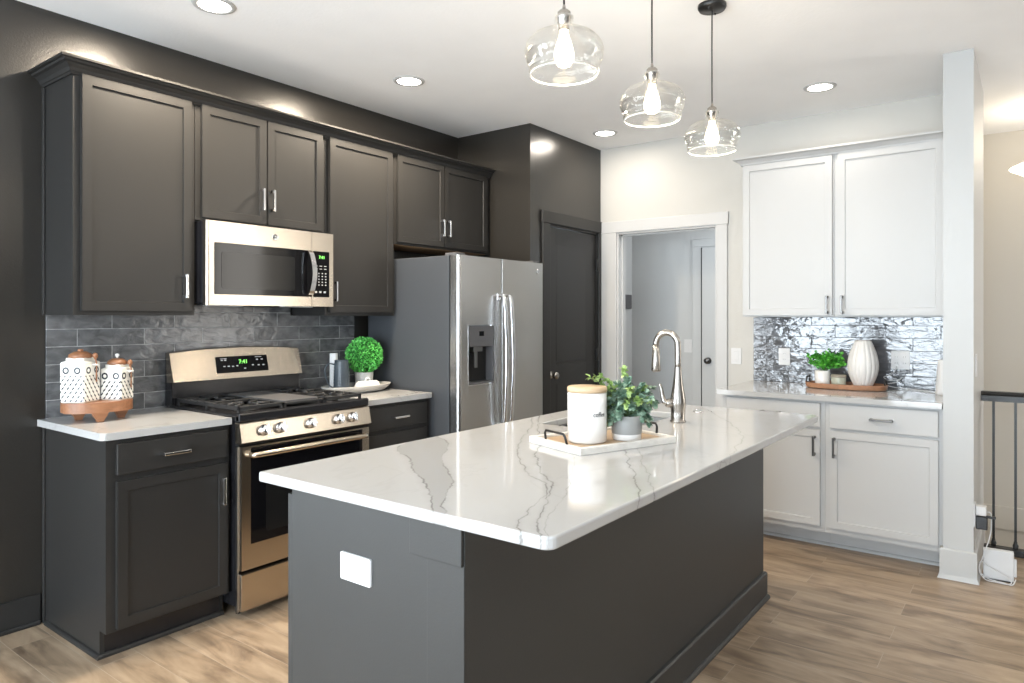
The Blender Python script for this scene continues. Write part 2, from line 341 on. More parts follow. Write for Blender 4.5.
def prism(bm, pts, z0, z1, bev=0, seg=3, mi=0, axis='z'):
    def mp(a, b, c): return {'z': (a, b, c), 'y': (a, c, b), 'x': (c, a, b)}[axis]
    lo = [bm.verts.new(mp(x, y, z0)) for x, y in pts]; hi = [bm.verts.new(mp(x, y, z1)) for x, y in pts]
    n = len(pts); fs = [bm.faces.new(lo[::-1]), bm.faces.new(hi)]
    fs += [bm.faces.new((lo[i], lo[(i+1) % n], hi[(i+1) % n], hi[i])) for i in range(n)]
    for f in fs: f.material_index = mi
    if bev:
        es = [e for e in fs[1].edges] + [e for e in fs[0].edges]
        r = bmesh.ops.bevel(bm, geom=es, offset=bev, segments=seg, profile=.5, affect='EDGES')
        for f in r['faces']: f.material_index = mi
    return fs
def rrect(x0, y0, x1, y1, r, n=6):
    if not isinstance(r, (list, tuple)): r = [r]*4
    out = []
    for (cx, cy, a0), rr in zip(((x0, y0, PI), (x1, y0, 1.5*PI), (x1, y1, 0), (x0, y1, .5*PI)), r):
        sx = 1 if cx == x0 else -1; sy = 1 if cy == y0 else -1
        for k in range(n+1):
            a = a0 + k*PI/2/n; out.append((cx+sx*rr+rr*math.cos(a), cy+sy*rr+rr*math.sin(a)))
    return out
def lathe(bm, prof, cx=0, cy=0, n=32, mi=0, sx=1, sy=1, fl=None):
    rings = []
    for r, z in prof:
        if r < 1e-6: rings.append([bm.verts.new((cx, cy, z))])
        else:
            ring = []
            for k in range(n):
                a = 2*PI*k/n; q = r*(fl(a) if fl else 1)
                ring.append(bm.verts.new((cx+q*math.cos(a)*sx, cy+q*math.sin(a)*sy, z)))
            rings.append(ring)
    for A, Bq in zip(rings, rings[1:]):
        for k in range(n):
            k2 = (k+1) % n
            if len(A) == 1 and len(Bq) == 1: break
            if len(A) == 1: f = bm.faces.new((A[0], Bq[k], Bq[k2]))
            elif len(Bq) == 1: f = bm.faces.new((A[k], A[k2], Bq[0]))
            else: f = bm.faces.new((A[k], A[k2], Bq[k2], Bq[k]))
            f.smooth = True; f.material_index = mi
def tube(bm, pts, r, n=10, mi=0, closed=False, caps=True, smooth=True):
    pts = [Vector(p) for p in pts]; m = len(pts); rr = r if isinstance(r, (list, tuple)) else [r]*m
    rings = []; up = None
    for i, p in enumerate(pts):
        if closed: t = pts[(i+1) % m]-pts[i-1]
        else: t = pts[min(i+1, m-1)]-pts[max(i-1, 0)]
        t.normalize()
        if up is None: up = t.orthogonal().normalized()
        up = (up - t*up.dot(t)).normalized(); s = t.cross(up)
        rings.append([bm.verts.new(p+(up*math.cos(2*PI*k/n)+s*math.sin(2*PI*k/n))*rr[i]) for k in range(n)])
    seq = list(zip(rings, rings[1:]+([rings[0]] if closed else [])))
    if not closed: seq = seq[:m-1]
    for A, Bq in seq:
        for k in range(n):
            f = bm.faces.new((A[k], A[(k+1) % n], Bq[(k+1) % n], Bq[k])); f.smooth = smooth; f.material_index = mi
    if caps and not closed:
        for q in (rings[0][::-1], rings[-1]):
            f = bm.faces.new(q); f.material_index = mi
def cyl(bm, p0, p1, r0, r1=None, n=20, mi=0): tube(bm, [p0, p1], [r0, r0 if r1 is None else r1], n, mi)
def smooth_pts(pts, k=8):
    pts = [Vector(p) for p in pts]; out = []
    for i in range(len(pts)-1):
        p0 = pts[max(i-1, 0)]; p1 = pts[i]; p2 = pts[i+1]; p3 = pts[min(i+2, len(pts)-1)]
        for j in range(k):
            t = j/k
            out.append(.5*((2*p1)+(p2-p0)*t+(2*p0-5*p1+4*p2-p3)*t*t+(3*p1-p0-3*p2+p3)*t**3))
    out.append(pts[-1]); return out
def sweep(bm, prof, path, mi=0):
    # prof: (outward, z) points, path: xy polyline walked with the outward side to the right
    path = [Vector(p) for p in path]; rows = []
    for i, p in enumerate(path):
        d0 = (path[i]-path[i-1]).normalized() if i else None; d1 = (path[i+1]-path[i]).normalized() if i < len(path)-1 else None
        if d0 is None: d0 = d1
        if d1 is None: d1 = d0
        n0 = Vector((d0.y, -d0.x)); n1 = Vector((d1.y, -d1.x)); b = (n0+n1); b = b/(b.dot(n0))
        rows.append([bm.verts.new((p.x+b.x*o, p.y+b.y*o, z)) for o, z in prof])
    m = len(prof)
    for A, Bq in zip(rows, rows[1:]):
        for k in range(m):
            f = bm.faces.new((A[k], A[(k+1) % m], Bq[(k+1) % m], Bq[k])); f.material_index = mi
    bm.faces.new(rows[0]); bm.faces.new(rows[-1][::-1])
def shaker(bm, x0, z0, x1, z1, y=0, th=.02, fw=.058, rec=.008):
    # five-piece door: front face at y, looking to -Y
    fs = box(bm, x0, y, z0, x1, y+th, z1)
    front = fs[2]; bm.normal_update()
    bmesh.ops.inset_region(bm, faces=[front], thickness=fw, depth=0)
    bmesh.ops.inset_region(bm, faces=[front], thickness=.003, depth=0)
    bmesh.ops.translate(bm, verts=list(front.verts), vec=(0, rec, 0))
    outer = [e for e in bm.edges if all(abs(v.co.y-y) < 1e-6 for v in e.verts) and len(e.link_faces) == 2 and
             any(abs(abs(f.normal.y)-1) > .1 or f.normal.length == 0 for f in e.link_faces) and
             (all(abs(v.co.x-x0) < 1e-6 for v in e.verts) or all(abs(v.co.x-x1) < 1e-6 for v in e.verts) or
              all(abs(v.co.z-z0) < 1e-6 for v in e.verts) or all(abs(v.co.z-z1) < 1e-6 for v in e.verts))]
    if outer: bmesh.ops.bevel(bm, geom=outer, offset=.002, segments=2, affect='EDGES')

def fin(name, bm, mats, parent=None, recalc=True):
    if recalc: bmesh.ops.recalc_face_normals(bm, faces=bm.faces[:])
    me = bpy.data.meshes.new(name); bm.to_mesh(me); bm.free()
    for mm in (mats if isinstance(mats, (list, tuple)) else [mats]): me.materials.append(M[mm] if isinstance(mm, str) else mm)
    o = bpy.data.objects.new(name, me); C.objects.link(o)
    if parent: o.parent = parent
    return o
def tag(o, label, cat, group=None):
    o['label'] = label; o['category'] = cat
    if group: o['group'] = group
    return o
def thing(name, label, cat, loc=(0, 0, 0), rz=0, group=None):
    o = bpy.data.objects.new(name, None); o.empty_display_size = .1; C.objects.link(o)
    o.location = loc; o.rotation_euler = (0, 0, rz); return tag(o, label, cat, group)
def struct(name, bm, mt, recalc=True):
    o = fin(name, bm, mt, None, recalc); o['kind'] = 'structure'; return o
def copy_tree(o, parent=None):
    c = o.copy(); C.objects.link(c); c.parent = parent
    for ch in list(o.children): copy_tree(ch, c)
    return c
def text_mesh(name, body, size, mt, parent, mtx, ext=.0004, bold=0.0, sx=1):
    cu = bpy.data.curves.new(name, 'FONT'); cu.body = body; cu.size = size; cu.extrude = ext; cu.offset = bold
    cu.align_x = 'CENTER'; cu.align_y = 'CENTER'; cu.resolution_u = 3
    t = bpy.data.objects.new(name+'_tmp', cu); C.objects.link(t); bpy.context.view_layer.update()
    me = bpy.data.meshes.new_from_object(t); bpy.data.objects.remove(t)
    me.name = name; me.transform(mtx @ Matrix.Diagonal((sx, 1, 1, 1)))
    me.materials.clear(); me.materials.append(M[mt])
    o = bpy.data.objects.new(name, me); C.objects.link(o)
    if parent: o.parent = parent
    return o
FRONT = Matrix.Rotation(PI/2, 4, 'X')      # text standing in XZ, read from -Y
def handle(parent, x, z, y, vertical, mt, length=.115):
    # square-post bar pull; y = door face, sticking out to -Y
    bm = B(); h = length/2
    if vertical:
        for s in (-1, 1): box(bm, x-.0065, y-.034, z+s*(h-.008)-.008, x+.0065, y, z+s*(h-.008)+.008, .0015)
        box(bm, x-.006, y-.042, z-h, x+.006, y-.032, z+h, .002)
    else:
        for s in (-1, 1): box(bm, x+s*(h-.008)-.008, y-.034, z-.0065, x+s*(h-.008)+.008, y, z+.0065, .0015)
        box(bm, x-h, y-.042, z-.006, x+h, y-.032, z+.006, .002)
    return fin('handle', bm, mt, parent)
def door(parent, x0, z0, x1, z1, mt, hx=None, hz=None, hm='chrome', y=-.02, th=.0195, fw=.058, hl=.115):
    bm = B(); shaker(bm, x0, z0, x1, z1, y, th, fw); o = fin('door', bm, mt, parent)
    if hx is not None: handle(o, hx, hz, y, True, hm, hl)
    return o
def drawer(parent, x0, z0, x1, z1, mt, hm='chrome', hx=None, y=-.02, hl=.115):
    bm = B(); box(bm, x0, y, z0, x1, y+.0195, z1, .003); o = fin('drawer', bm, mt, parent)
    handle(o, (x0+x1)/2 if hx is None else hx, (z0+z1)/2, y, False, hm, hl)
    return o

# ------------------------------------------------------------------ the room
WY = 3.566; WX = 5.07; CZ = 2.76
bm = B()
box(bm, -2.2, -4, -.1, 5.055, WY, 0); box(bm, 5.055, .9, -.1, 6.0, WY, 0); box(bm, 5.055, .245, -.1, 5.19, .9, 0)
struct('floor', bm, 'floor')
bm = B(); box(bm, 5.06, -4, -1.4, 6.4, .9, -1.3); struct('floor_landing', bm, 'floor')
bm = B(); box(bm, -2.2, -4, CZ, 6.4, WY, CZ+.1); struct('ceiling', bm, 'ceil')
bm = B(); a, b = WIN_LEFT[0]
box(bm, -2.2, WY, 0, a, WY+.12, CZ); box(bm, b, WY, 0, 4.18, WY+.12, CZ); box(bm, a, WY, 2.35, b, WY+.12, CZ); box(bm, a, WY, 0, b, WY+.12, .05)
struct('wall_left', bm, 'darkwall')
# pantry closet: side wall and front wall with a door opening
bm = B(); box(bm, 4.06, 2.88, 0, 4.17, WY, CZ)
box(bm, 4.17, 2.88, 0, 4.29, 2.99, CZ); box(bm, 5.02, 2.88, 0, WX+.11, 2.99, CZ); box(bm, 4.29, 2.88, 2.07, 5.02, 2.99, CZ)
struct('wall_pantry', bm, 'darkwall')
bm = B(); box(bm, 4.18, 3.5, 0, 5.18, 3.56, CZ); struct('wall_closet', bm, 'darkwall')
# white wall with the hall opening
bm = B(); T = .12
box(bm, WX, 2.726, 0, WX+T, 2.879, CZ); box(bm, WX, 1.888, 2.06, WX+T, 2.726, CZ); box(bm, WX, .381, 0, WX+T, 1.888, CZ)
struct('wall_back', bm, 'wall')
# short wing wall (the square end seen beside the white cabinets)
bm = B(); box(bm, 4.30, .245, 0, WX+T, .38, CZ); struct('wall_wing', bm, 'pillar')
bm = B(); box(bm, 6.4, -4, -1.4, 6.5, .9, CZ); box(bm, 5.19, .9, -1.4, 6.5, 1.0, CZ); box(bm, 5.06, .246, -1.3, 5.19, .9, -.101); struct('wall_stair', bm, 'beige')
bm = B(); box(bm, 5.056, -4, -1.3, 5.06, .246, -.0); struct('trim_5', bm, 'beige')
bm = B(); box(bm, 6.0, 1.0, 0, 6.1, 3.16, CZ); box(bm, 5.19, 3.065, 0, 6.0, 3.16, CZ); struct('wall_hall', bm, 'hallwall')
# rear and side walls with windows; the side window is added for its light
def wall_with_windows(name, fixed, rng, wins, axis, zlo=.35, zhi=2.35):
    bm = B(); cur = rng[0]
    def bb(a, b, z0, z1):
        if axis == 'y': box(bm, fixed-.15, a, z0, fixed, b, z1)
        else: box(bm, a, fixed-.15, z0, b, fixed, z1)
    for a, b in wins:
        bb(cur, a, 0, CZ); bb(a, b, 0, zlo); bb(a, b, zhi, CZ); cur = b
    bb(cur, rng[1], 0, CZ); struct(name, bm, 'rear' if axis == 'y' else 'sidepaint')
wall_with_windows('wall_rear', -2.2, (-4, WY), WIN_REAR, 'y', .1)
wall_with_windows('wall_right', -4.0, (-2.2, 6.4), WIN_SIDE_FILL, 'x')
k = 0
for axis, wins, fx in (('y', WIN_REAR, -2.2), ('x', WIN_SIDE_FILL, -4.0), ('x', WIN_LEFT, WY+.12)):
    for a, b in wins:
        k += 1; bm = B(); zl = .05 if wins is WIN_LEFT else .10 if wins is WIN_REAR else .35
        def q(u0, u1, z0, z1, d0, d1):
            if axis == 'y': box(bm, fx-d1, u0, z0, fx-d0, u1, z1)
            else: box(bm, u0, fx-d1, z0, u1, fx-d0, z1)
        q(a, a+.05, zl, 2.35, .03, .09); q(b-.05, b, zl, 2.35, .03, .09); q(a+.05, b-.05, zl, zl+.05, .03, .09); q(a+.05, b-.05, 2.30, 2.35, .03, .09)
        q((a+b)/2-.02, (a+b)/2+.02, zl+.05, 2.30, .03, .09)
        wn = struct('window_%d' % k, bm, 'trimwhite')
        bm = B(); q(a+.05, b-.05, zl+.05, 2.30, .058, .062); fin('pane', bm, 'pane', wn)

# dark baseboard on the left wall
bm = B(); box(bm, -.30, WY-.015, 0, 1.223, WY, .135, .003); box(bm, -.30, WY-.027, 0, 1.222, WY-.015, .02, .006); struct('baseboard_left', bm, 'dark')
# wing wall baseboard, with flared shoe
bm = B()
prof = [(0, 0), (.025, 0), (.022, .010), (.016, .022), (.015, .04), (.015, .150), (.012, .156), (0, .156)]
sweep(bm, prof, [(4.485, .38), (4.30, .38), (4.30, .245), (5.04, .245)])
struct('baseboard_wing', bm, 'pillar')
# stair skirt board
bm = B(); box(bm, 6.385, -4, -.22, 6.4, .9, -.05, .003); struct('baseboard_stair', bm, 'beige')
bm = B(); box(bm, 5.985, 2.46, 0, 6.0, 3.065, .13, .003); struct('baseboard_hall', bm, 'trimwhite')
# casing of the hall opening + jamb lining
bm = B(); c = .018
box(bm, WX-c, 2.726, 0, WX, 2.814, 2.06, .003); box(bm, WX-c, 1.806, 0, WX, 1.888, 2.06, .003); box(bm, WX-c-.002, 1.798, 2.06, WX, 2.872, 2.152, .003)
box(bm, WX-c+.002, 2.814, 0, WX, 2.872, 2.06)
box(bm, WX, 2.712, 0, WX+T, 2.726, 2.046); box(bm, WX, 1.888, 0, WX+T, 1.902, 2.046); box(bm, WX, 1.888, 2.046, WX+T, 2.726, 2.06)
box(bm, WX+.05, 2.70, 0, WX+.065, 2.712, 2.046); box(bm, WX+.05, 1.902, 2.034, WX+.065, 2.712, 2.046)
struct('trim_1', bm, 'trimwhite')
# hall door with its casing
bm = B(); box(bm, 5.985, 2.372, 0, 6.0, 2.456, 2.0, .003); box(bm, 5.985, 1.50, 0, 6.0, 1.584, 2.0, .003); box(bm, 5.984, 1.50, 2.0, 6.0, 2.456, 2.07, .003)
struct('trim_2', bm, 'hallwall')
bm = B(); box(bm, 5.978, 1.588, .01, 5.999, 2.364, 1.985, .002)
d2 = struct('door_2', bm, 'hallwall')
bm = B(); cyl(bm, (5.978, 2.305, .985), (5.95, 2.305, .985), .010); lathe(bm, [(0, 0), (.018, .004), (.027, .018), (.024, .032), (0, .038)], n=20)
for v in bm.verts:
    if v.co.x < 1: v.co = Vector((5.955-v.co.z*.8, 2.305+v.co.x, .985+v.co.y))
cyl(bm, (5.979, 2.305, .985), (5.972, 2.305, .985), .03)
fin('door_knob', bm, 'bronze', d2)
bm = B(); box(bm, 5.976, 2.366, .01, 5.999, 2.371, 1.99); fin('hinge_gap', bm, 'gap', d2)
# pantry door: casing, slab with two raised-edge panels, knob, hinges
bm = B(); y0 = 2.88
for a, b in ((4.198, 4.296), (5.016, 5.068)): box(bm, a, y0-.018, 0, b, y0, 2.066, .004)
box(bm, 4.19, y0-.021, 2.066, 5.068, y0, 2.158, .004)
box(bm, 4.29, y0, 0, 4.30, y0+.11, 2.06); box(bm, 5.01, y0, 0, 5.02, y0+.11, 2.06); box(bm, 4.30, y0, 2.05, 5.01, y0+.11, 2.07)
struct('trim_3', bm, 'dark')
bm = B(); fs = box(bm, 4.304, y0+.012, .012, 5.006, y0+.047, 2.045)
bmesh.ops.delete(bm, geom=[fs[2]], context='FACES_ONLY')
zs = [.012, .22, .86, 1.01, 1.916, 2.045]; xs = [4.304, 4.409, 4.862, 5.006]; yf = y0+.012
gv = {}
for i, x in enumerate(xs):
    for j, z in enumerate(zs): gv[i, j] = bm.verts.new((x, yf, z))
for i in range(3):
    for j in range(5):
        f = bm.faces.new((gv[i, j], gv[i+1, j], gv[i+1, j+1], gv[i, j+1])); bm.normal_update()
        if i == 1 and j in (1, 3):
            bmesh.ops.inset_region(bm, faces=[f], thickness=.012, depth=0); bmesh.ops.translate(bm, verts=list(f.verts), vec=(0, .014, 0))
            bmesh.ops.inset_region(bm, faces=[f], thickness=.03, depth=0); bmesh.ops.translate(bm, verts=list(f.verts), vec=(0, -.005, 0))
bmesh.ops.remove_doubles(bm, verts=bm.verts[:], dist=1e-5)
d1 = struct('door_1', bm, 'dark')
bm = B(); lathe(bm, [(0, 0), (.031, 0), (.031, .006), (.012, .010), (.011, .028), (.026, .036), (.030, .048), (.024, .060), (0, .064)], n=24)
for v in bm.verts: v.co = Vector((4.345+v.co.x, y0+.012-v.co.z, .935+v.co.y))
fin('door_knob', bm, 'nickel', d1)
for hz in (1.80, 1.06, .25):
    bm = B(); box(bm, 4.998, y0-.004, hz-.045, 5.012, y0+.011, hz+.045, .002); cyl(bm, (5.007, y0-.009, hz-.05), (5.007, y0-.009, hz+.05), .008); fin('hinge', bm, 'railblack', d1)

# tiled splashbacks
bm = B(); box(bm, 1.247, WY-.012, 0, 3.02, WY-.001, .466); box(bm, 1.79, WY-.012, .466, 2.53, WY-.001, .512)
o = fin('tile_backsplash', bm, 'tile_dark'); o.location = (0, 0, .9145)
tag(o, 'smoky grey subway tile backsplash behind the range', 'backsplash')
bm = B(); box(bm, WX-.012, .385, 0, WX-.001, 1.614, .456)
o = fin('tile_backsplash', bm, 'tile_gloss'); o.location = (0, 0, .9145)
tag(o, 'glossy rippled subway tile backsplash under the white wall cabinets', 'backsplash')

# ------------------------------------------------------------------ dark run, left wall
def shoe(parent, path, mt='dark'):
    bm = B(); sweep(bm, [(0, 0), (.014, 0), (.013, .009), (.008, .016), (0, .018)], path); return fin('shoe_molding', bm, mt, parent)
# left base cabinet
cab = thing('base_cabinet', 'charcoal base cabinet with one drawer and one door left of the range', 'cabinet', (1.24, 2.945, 0))
bm = B(); W_ = .530; D_ = .615
box(bm, 0, 0, .11, W_, D_, .883); box(bm, 0, .055, 0, .018, D_, .11); box(bm, W_-.018, .055, 0, W_, D_, .11)
fin('body', bm, 'dark', cab)
bm = B(); box(bm, .018, .056, 0, W_-.018, .07, .11); fin('toe_kick', bm, 'black', cab)
bm = B(); box(bm, -.010, D_-.02, .0, 0, D_, .883, .002); fin('scribe_trim', bm, 'dark', cab)
shoe(cab, [(W_, .055), (0, .055), (0, D_-.03)][::-1])
drawer(cab, .036, .738, .512, .862, 'dark', hx=.262)
door(cab, .036, .122, .512, .712, 'dark', .474, .592, hl=.12)
# right base cabinet (drawer stack)
cab = thing('base_cabinet', 'charcoal drawer base cabinet between the range and the refrigerator', 'cabinet', (2.545, 2.945, 0))
bm = B(); W_ = .525
box(bm, 0, 0, .11, W_, D_, .883); box(bm, 0, .055, 0, .018, D_, .11); box(bm, W_-.018, .055, 0, W_, D_, .11)
fin('body', bm, 'dark', cab)
bm = B(); box(bm, .018, .056, 0, W_-.018, .07, .11); fin('toe_kick', bm, 'black', cab)
drawer(cab, .02, .738, .505, .862, 'dark'); drawer(cab, .02, .43, .505, .712, 'dark'); drawer(cab, .02, .122, .505, .404, 'dark')

def slab(name, label, x0, y0, x1, y1, mt, r, z0=.884, z1=.914, hole=None, bev=.004):
    bm = B()
    if hole is None: prism(bm, rrect(x0, y0, x1, y1, r), z0, z1, bev)
    else:
        o_ = rrect(x0, y0, x1, y1, r); h_ = rrect(*hole, .03)
        es = []
        for z in (z1,):
            for loop in (o_, h_):
                vs = [bm.verts.new((x, y, z)) for x, y in loop]
                es += [bm.edges.new((vs[i], vs[(i+1) % len(vs)])) for i in range(len(vs))]
        bmesh.ops.triangle_fill(bm, edges=es, use_beauty=True)
        bmesh.ops.recalc_face_normals(bm, faces=bm.faces[:])
        top = bm.faces[:]
        rr = bmesh.ops.extrude_face_region(bm, geom=top)
        vs = [g for g in rr['geom'] if isinstance(g, bmesh.types.BMVert)]
        bmesh.ops.translate(bm, verts=vs, vec=(0, 0, z0-z1))
        bmesh.ops.recalc_face_normals(bm, faces=bm.faces[:])
        bmesh.ops.dissolve_limit(bm, angle_limit=.001, verts=bm.verts[:], edges=bm.edges[:])
        be = [e for e in bm.edges if len(e.link_faces) == 2 and e.calc_face_angle(0) > 1.2 and abs(e.verts[0].co.z-e.verts[1].co.z) < 1e-6]
        bmesh.ops.bevel(bm, geom=be, offset=bev, segments=3, profile=.5, affect='EDGES')
    o = fin(name, bm, mt); tag(o, label, 'countertop'); return o
slab('countertop', 'white quartz countertop left of the range, under the wooden riser', 1.213, 2.914, 1.767, WY-.002, 'quartz_plain', [.02, .004, .003, .003])
slab('countertop', 'white quartz countertop right of the range, under the grey oval tray', 2.541, 2.914, 3.082, WY-.002, 'quartz_plain', [.004, .006, .003, .003])

# ---- upper cabinets
def upper(label, x0, x1, z0, doors, side_trim=False, ply=False, z1=2.41, yf=3.256, top=2.43):
    t = thing('wall_cabinet', label, 'cabinet', (x0, yf, z0)); W = x1-x0; D = WY-.002-yf
    bm = B(); box(bm, 0, 0, 0, W-.001, D, top-z0); fin('body', bm, 'dark', t)
    if ply:
        bm = B(); box(bm, .018, .02, -.003, W-.018, D-.01, .0); fin('underside_panel', bm, 'ply', t)
    if side_trim:
        bm = B(); box(bm, -.010, D-.02, 0, 0, D, top-z0-.03, .002); fin('scribe_trim', bm, 'dark', t)
    for a, b, hx in doors: door(t, a-x0, .018 if z0 < 1.5 else .012, b-x0, z1-z0, 'dark', hx-x0, .018+.12, hl=.115)
    return t
upper('tall charcoal wall cabinet at the left end, above the patterned canisters', 1.240, 1.775, 1.380, [(1.268, 1.752, 1.708)], side_trim=True)
upper('short two-door charcoal wall cabinet above the microwave', 1.777, 2.547, 1.846, [(1.803, 2.160, 2.120), (2.166, 2.522, 2.182)])
upper('tall narrow charcoal wall cabinet between microwave and refrigerator', 2.549, 3.088, 1.380, [(2.572, 3.063, 2.592)])
upper('short two-door charcoal wall cabinet above the refrigerator', 3.090, 4.052, 1.838, [(3.110, 3.545, 3.505), (3.551, 4.012, 3.566)], ply=True)
bm = B()
cp = [(0, 0), (.006, 0), (.010, .008), (.014, .010), (.020, .024), (.034, .038), (.046, .042), (.050, .050), (.062, .052), (.062, .062), (0, .062)]
sweep(bm, [(a, 2.402+b) for a, b in cp], [(4.054, 3.254), (1.238, 3.254), (1.238, WY-.002)][::-1])
# hollow inside face sits against the cabinet fronts
tag(fin('crown_molding', bm, 'dark'), 'charcoal crown molding along the top of the dark wall cabinets', 'molding')

# ---- microwave
mw = thing('microwave_oven', 'stainless over-the-range microwave under the short wall cabinet', 'microwave', (1.781, 3.16, 1.430))
bm = B(); box(bm, 0, .035, .012, .752, .39, .408, .003); box(bm, .02, .05, 0, .735, .36, .012, .002); fin('body', bm, 'black', mw)
bm = B()
def frame_plate(bm, x0, z0, x1, z1, hx0, hz0, hx1, hz1, y0_, y1_, bev=.0, mi=0):
    box(bm, x0, y0_, z0, hx0, y1_, z1, bev, mi=mi); box(bm, hx1, y0_, z0, x1, y1_, z1, bev, mi=mi)
    box(bm, hx0, y0_, z0, hx1, y1_, hz0, 0, mi=mi); box(bm, hx0, y0_, hz1, hx1, y1_, z1, 0, mi=mi)
prism(bm, rrect(0, 0, .606, .034, [.012, .001, .001, .001]), .0, .052); prism(bm, rrect(0, 0, .606, .034, [.012, .001, .001, .001]), .305, .408)
prism(bm, rrect(0, 0, .040, .034, [.012, .001, .001, .001]), .052, .305)
md = fin('door', bm, 'steelh', mw)
bm = B(); box(bm, .040, .002, .052, .606, .034, .305, .001); g = fin('door_glass', bm, 'glassblack', md)
bm = B(); prism(bm, rrect(.078, .082, .500, .262, .012), .0005, .003, axis='y'); fin('window', bm, 'window_tint', md)
bm = B()
hp = [(.583, .006, .058), (.585, -.030, .075), (.592, -.048, .18), (.585, -.030, .285), (.583, .006, .302)]
sp = smooth_pts(hp, 8)
for i in range(len(sp)-1):
    pass
rows = []
for p_ in sp: rows.append([bm.verts.new((p_.x-.015, p_.y, p_.z)), bm.verts.new((p_.x+.015, p_.y, p_.z)), bm.verts.new((p_.x+.012, p_.y+.014, p_.z)), bm.verts.new((p_.x-.012, p_.y+.014, p_.z))])
for A, Bq in zip(rows, rows[1:]):
    for q_ in range(4): bm.faces.new((A[q_], A[(q_+1) % 4], Bq[(q_+1) % 4], Bq[q_])).smooth = False
bm.faces.new(rows[0]); bm.faces.new(rows[-1][::-1])
fin('handle', bm, 'chrome', md)
bm = B(); frame_plate(bm, .608, 0, .752, .408, .615, .052, .725, .305, 0, .034); cpn = fin('control_panel', bm, 'steelh', mw)
text_mesh('display_digits', '7:41', .024, 'green', cpn, Matrix.Translation((.675, .0012, .272)) @ FRONT)
bm = B(); box(bm, .615, .002, .052, .725, .034, .305, .001); nb = len(bm.faces)
for r_ in range(2):
    for c_ in range(3): box(bm, .630+c_*.030, .0008, .222-r_*.016, .646+c_*.030, .002, .226-r_*.016, mi=1)
for r_ in range(5):
    for c_ in range(4): box(bm, .628+c_*.023, .0008, .180-r_*.016, .636+c_*.023, .002, .186-r_*.016, mi=1)
for c_ in range(3): box(bm, .628+c_*.030, .0008, .075, .642+c_*.030, .002, .085, mi=1)
fin('keypad', bm, ['glassblack', 'legend'], cpn)
bm = B(); lathe(bm, [(0, 0), (.017, 0), (.017, .003), (.0145, .004), (.0140, .003), (0, .003)], n=28)
for v in bm.verts: v.co = Vector((.376+v.co.x, -v.co.z, .358+v.co.y))
bd = fin('badge', bm, 'chrome', md); bd['label'] = 'small round chrome badge'
text_mesh('badge_letters', 'GE', .014, 'ink', bd, Matrix.Translation((.376, -.0035, .358)) @ FRONT)
bm = B(); box(bm, .06, .09, -.004, .25, .14, 0); fin('task_lamp', bm, 'plastic_w', mw)
bm = B(); box(bm, .50, .09, -.004, .68, .14, 0); fin('task_lamp', bm, 'plastic_w', mw)

# ---- gas range
rg = thing('gas_range', 'stainless gas range with five knobs and black grates', 'stove', (1.772, 2.87, 0))
W_ = .764
bm = B(); box(bm, .004, .03, .05, W_-.004, .67, .895, .003)
for x in (.05, W_-.05):
    for y in (.08, .60): cyl(bm, (x, y, 0), (x, y, .05), .016, n=12)
fin('body', bm, 'black', rg)
bm = B(); fs = box(bm, .0, .0, .895, W_, .62, .926, .004); box(bm, 0, -.006, .893, W_, .03, .936, .008)
fin('cooktop', bm, 'black', rg)
# knob panel slants: top further back
bm = B(); prism(bm, [(-.024, .803), (-.016, .797), (.03, .797), (.03, .892), (.000, .892), (-.006, .886)], .0, W_, axis='x'); kp = fin('knob_panel', bm, 'steelh', rg)
for kx in (.117, .204, .377, .547, .637):
    bm = B(); lathe(bm, [(0, 0), (.026, 0), (.026, .006), (.023, .008), (.022, .026), (.019, .030), (0, .030)], n=28)
    box(bm, -.0055, -.022, .028, .0055, .022, .040, .002)
    Rm = Matrix.Translation((kx, -.016, .848)) @ Matrix.Rotation(PI/2-.2, 4, 'X')
    bmesh.ops.transform(bm, matrix=Rm, verts=bm.verts[:]); fin('knob', bm, 'chrome', rg)
bm = B(); box(bm, .0, .002, .785, W_, .03, .797); fin('vent_gap', bm, 'gap', rg)
bm = B(); frame_plate(bm, .006, .222, W_-.006, .782, .052, .335, W_-.052, .775, -.012, .028, .0)
od = fin('oven_door', bm, 'steelh', rg)
bm = B(); box(bm, .052, -.0115, .335, W_-.052, .026, .775, .001); fin('door_glass', bm, 'glassblack', od)
bm = B(); prism(bm, rrect(.13, .375, W_-.13, .62, .015), -.0125, -.0112, axis='y'); fin('window', bm, 'window_tint', od)
bm = B(); hp = smooth_pts([(.055, -.014, .742), (.06, -.05, .745), (.20, -.064, .748), (W_/2, -.070, .750), (W_-.20, -.064, .748), (W_-.06, -.05, .745), (W_-.055, -.014, .742)], 6)
tube(bm, hp, .0135, 12); fin('handle', bm, 'steelh', od)
bm = B(); box(bm, .006, -.010, .036, W_-.006, .028, .205, .004); fin('drawer', bm, 'steelh', rg)
bm = B(); box(bm, 0, .012, .03, .006, .03, .78); fin('side_trim', bm, 'steel', rg)
bm = B(); box(bm, W_-.006, .012, .03, W_, .03, .78); fin('side_trim', bm, 'steel', rg)
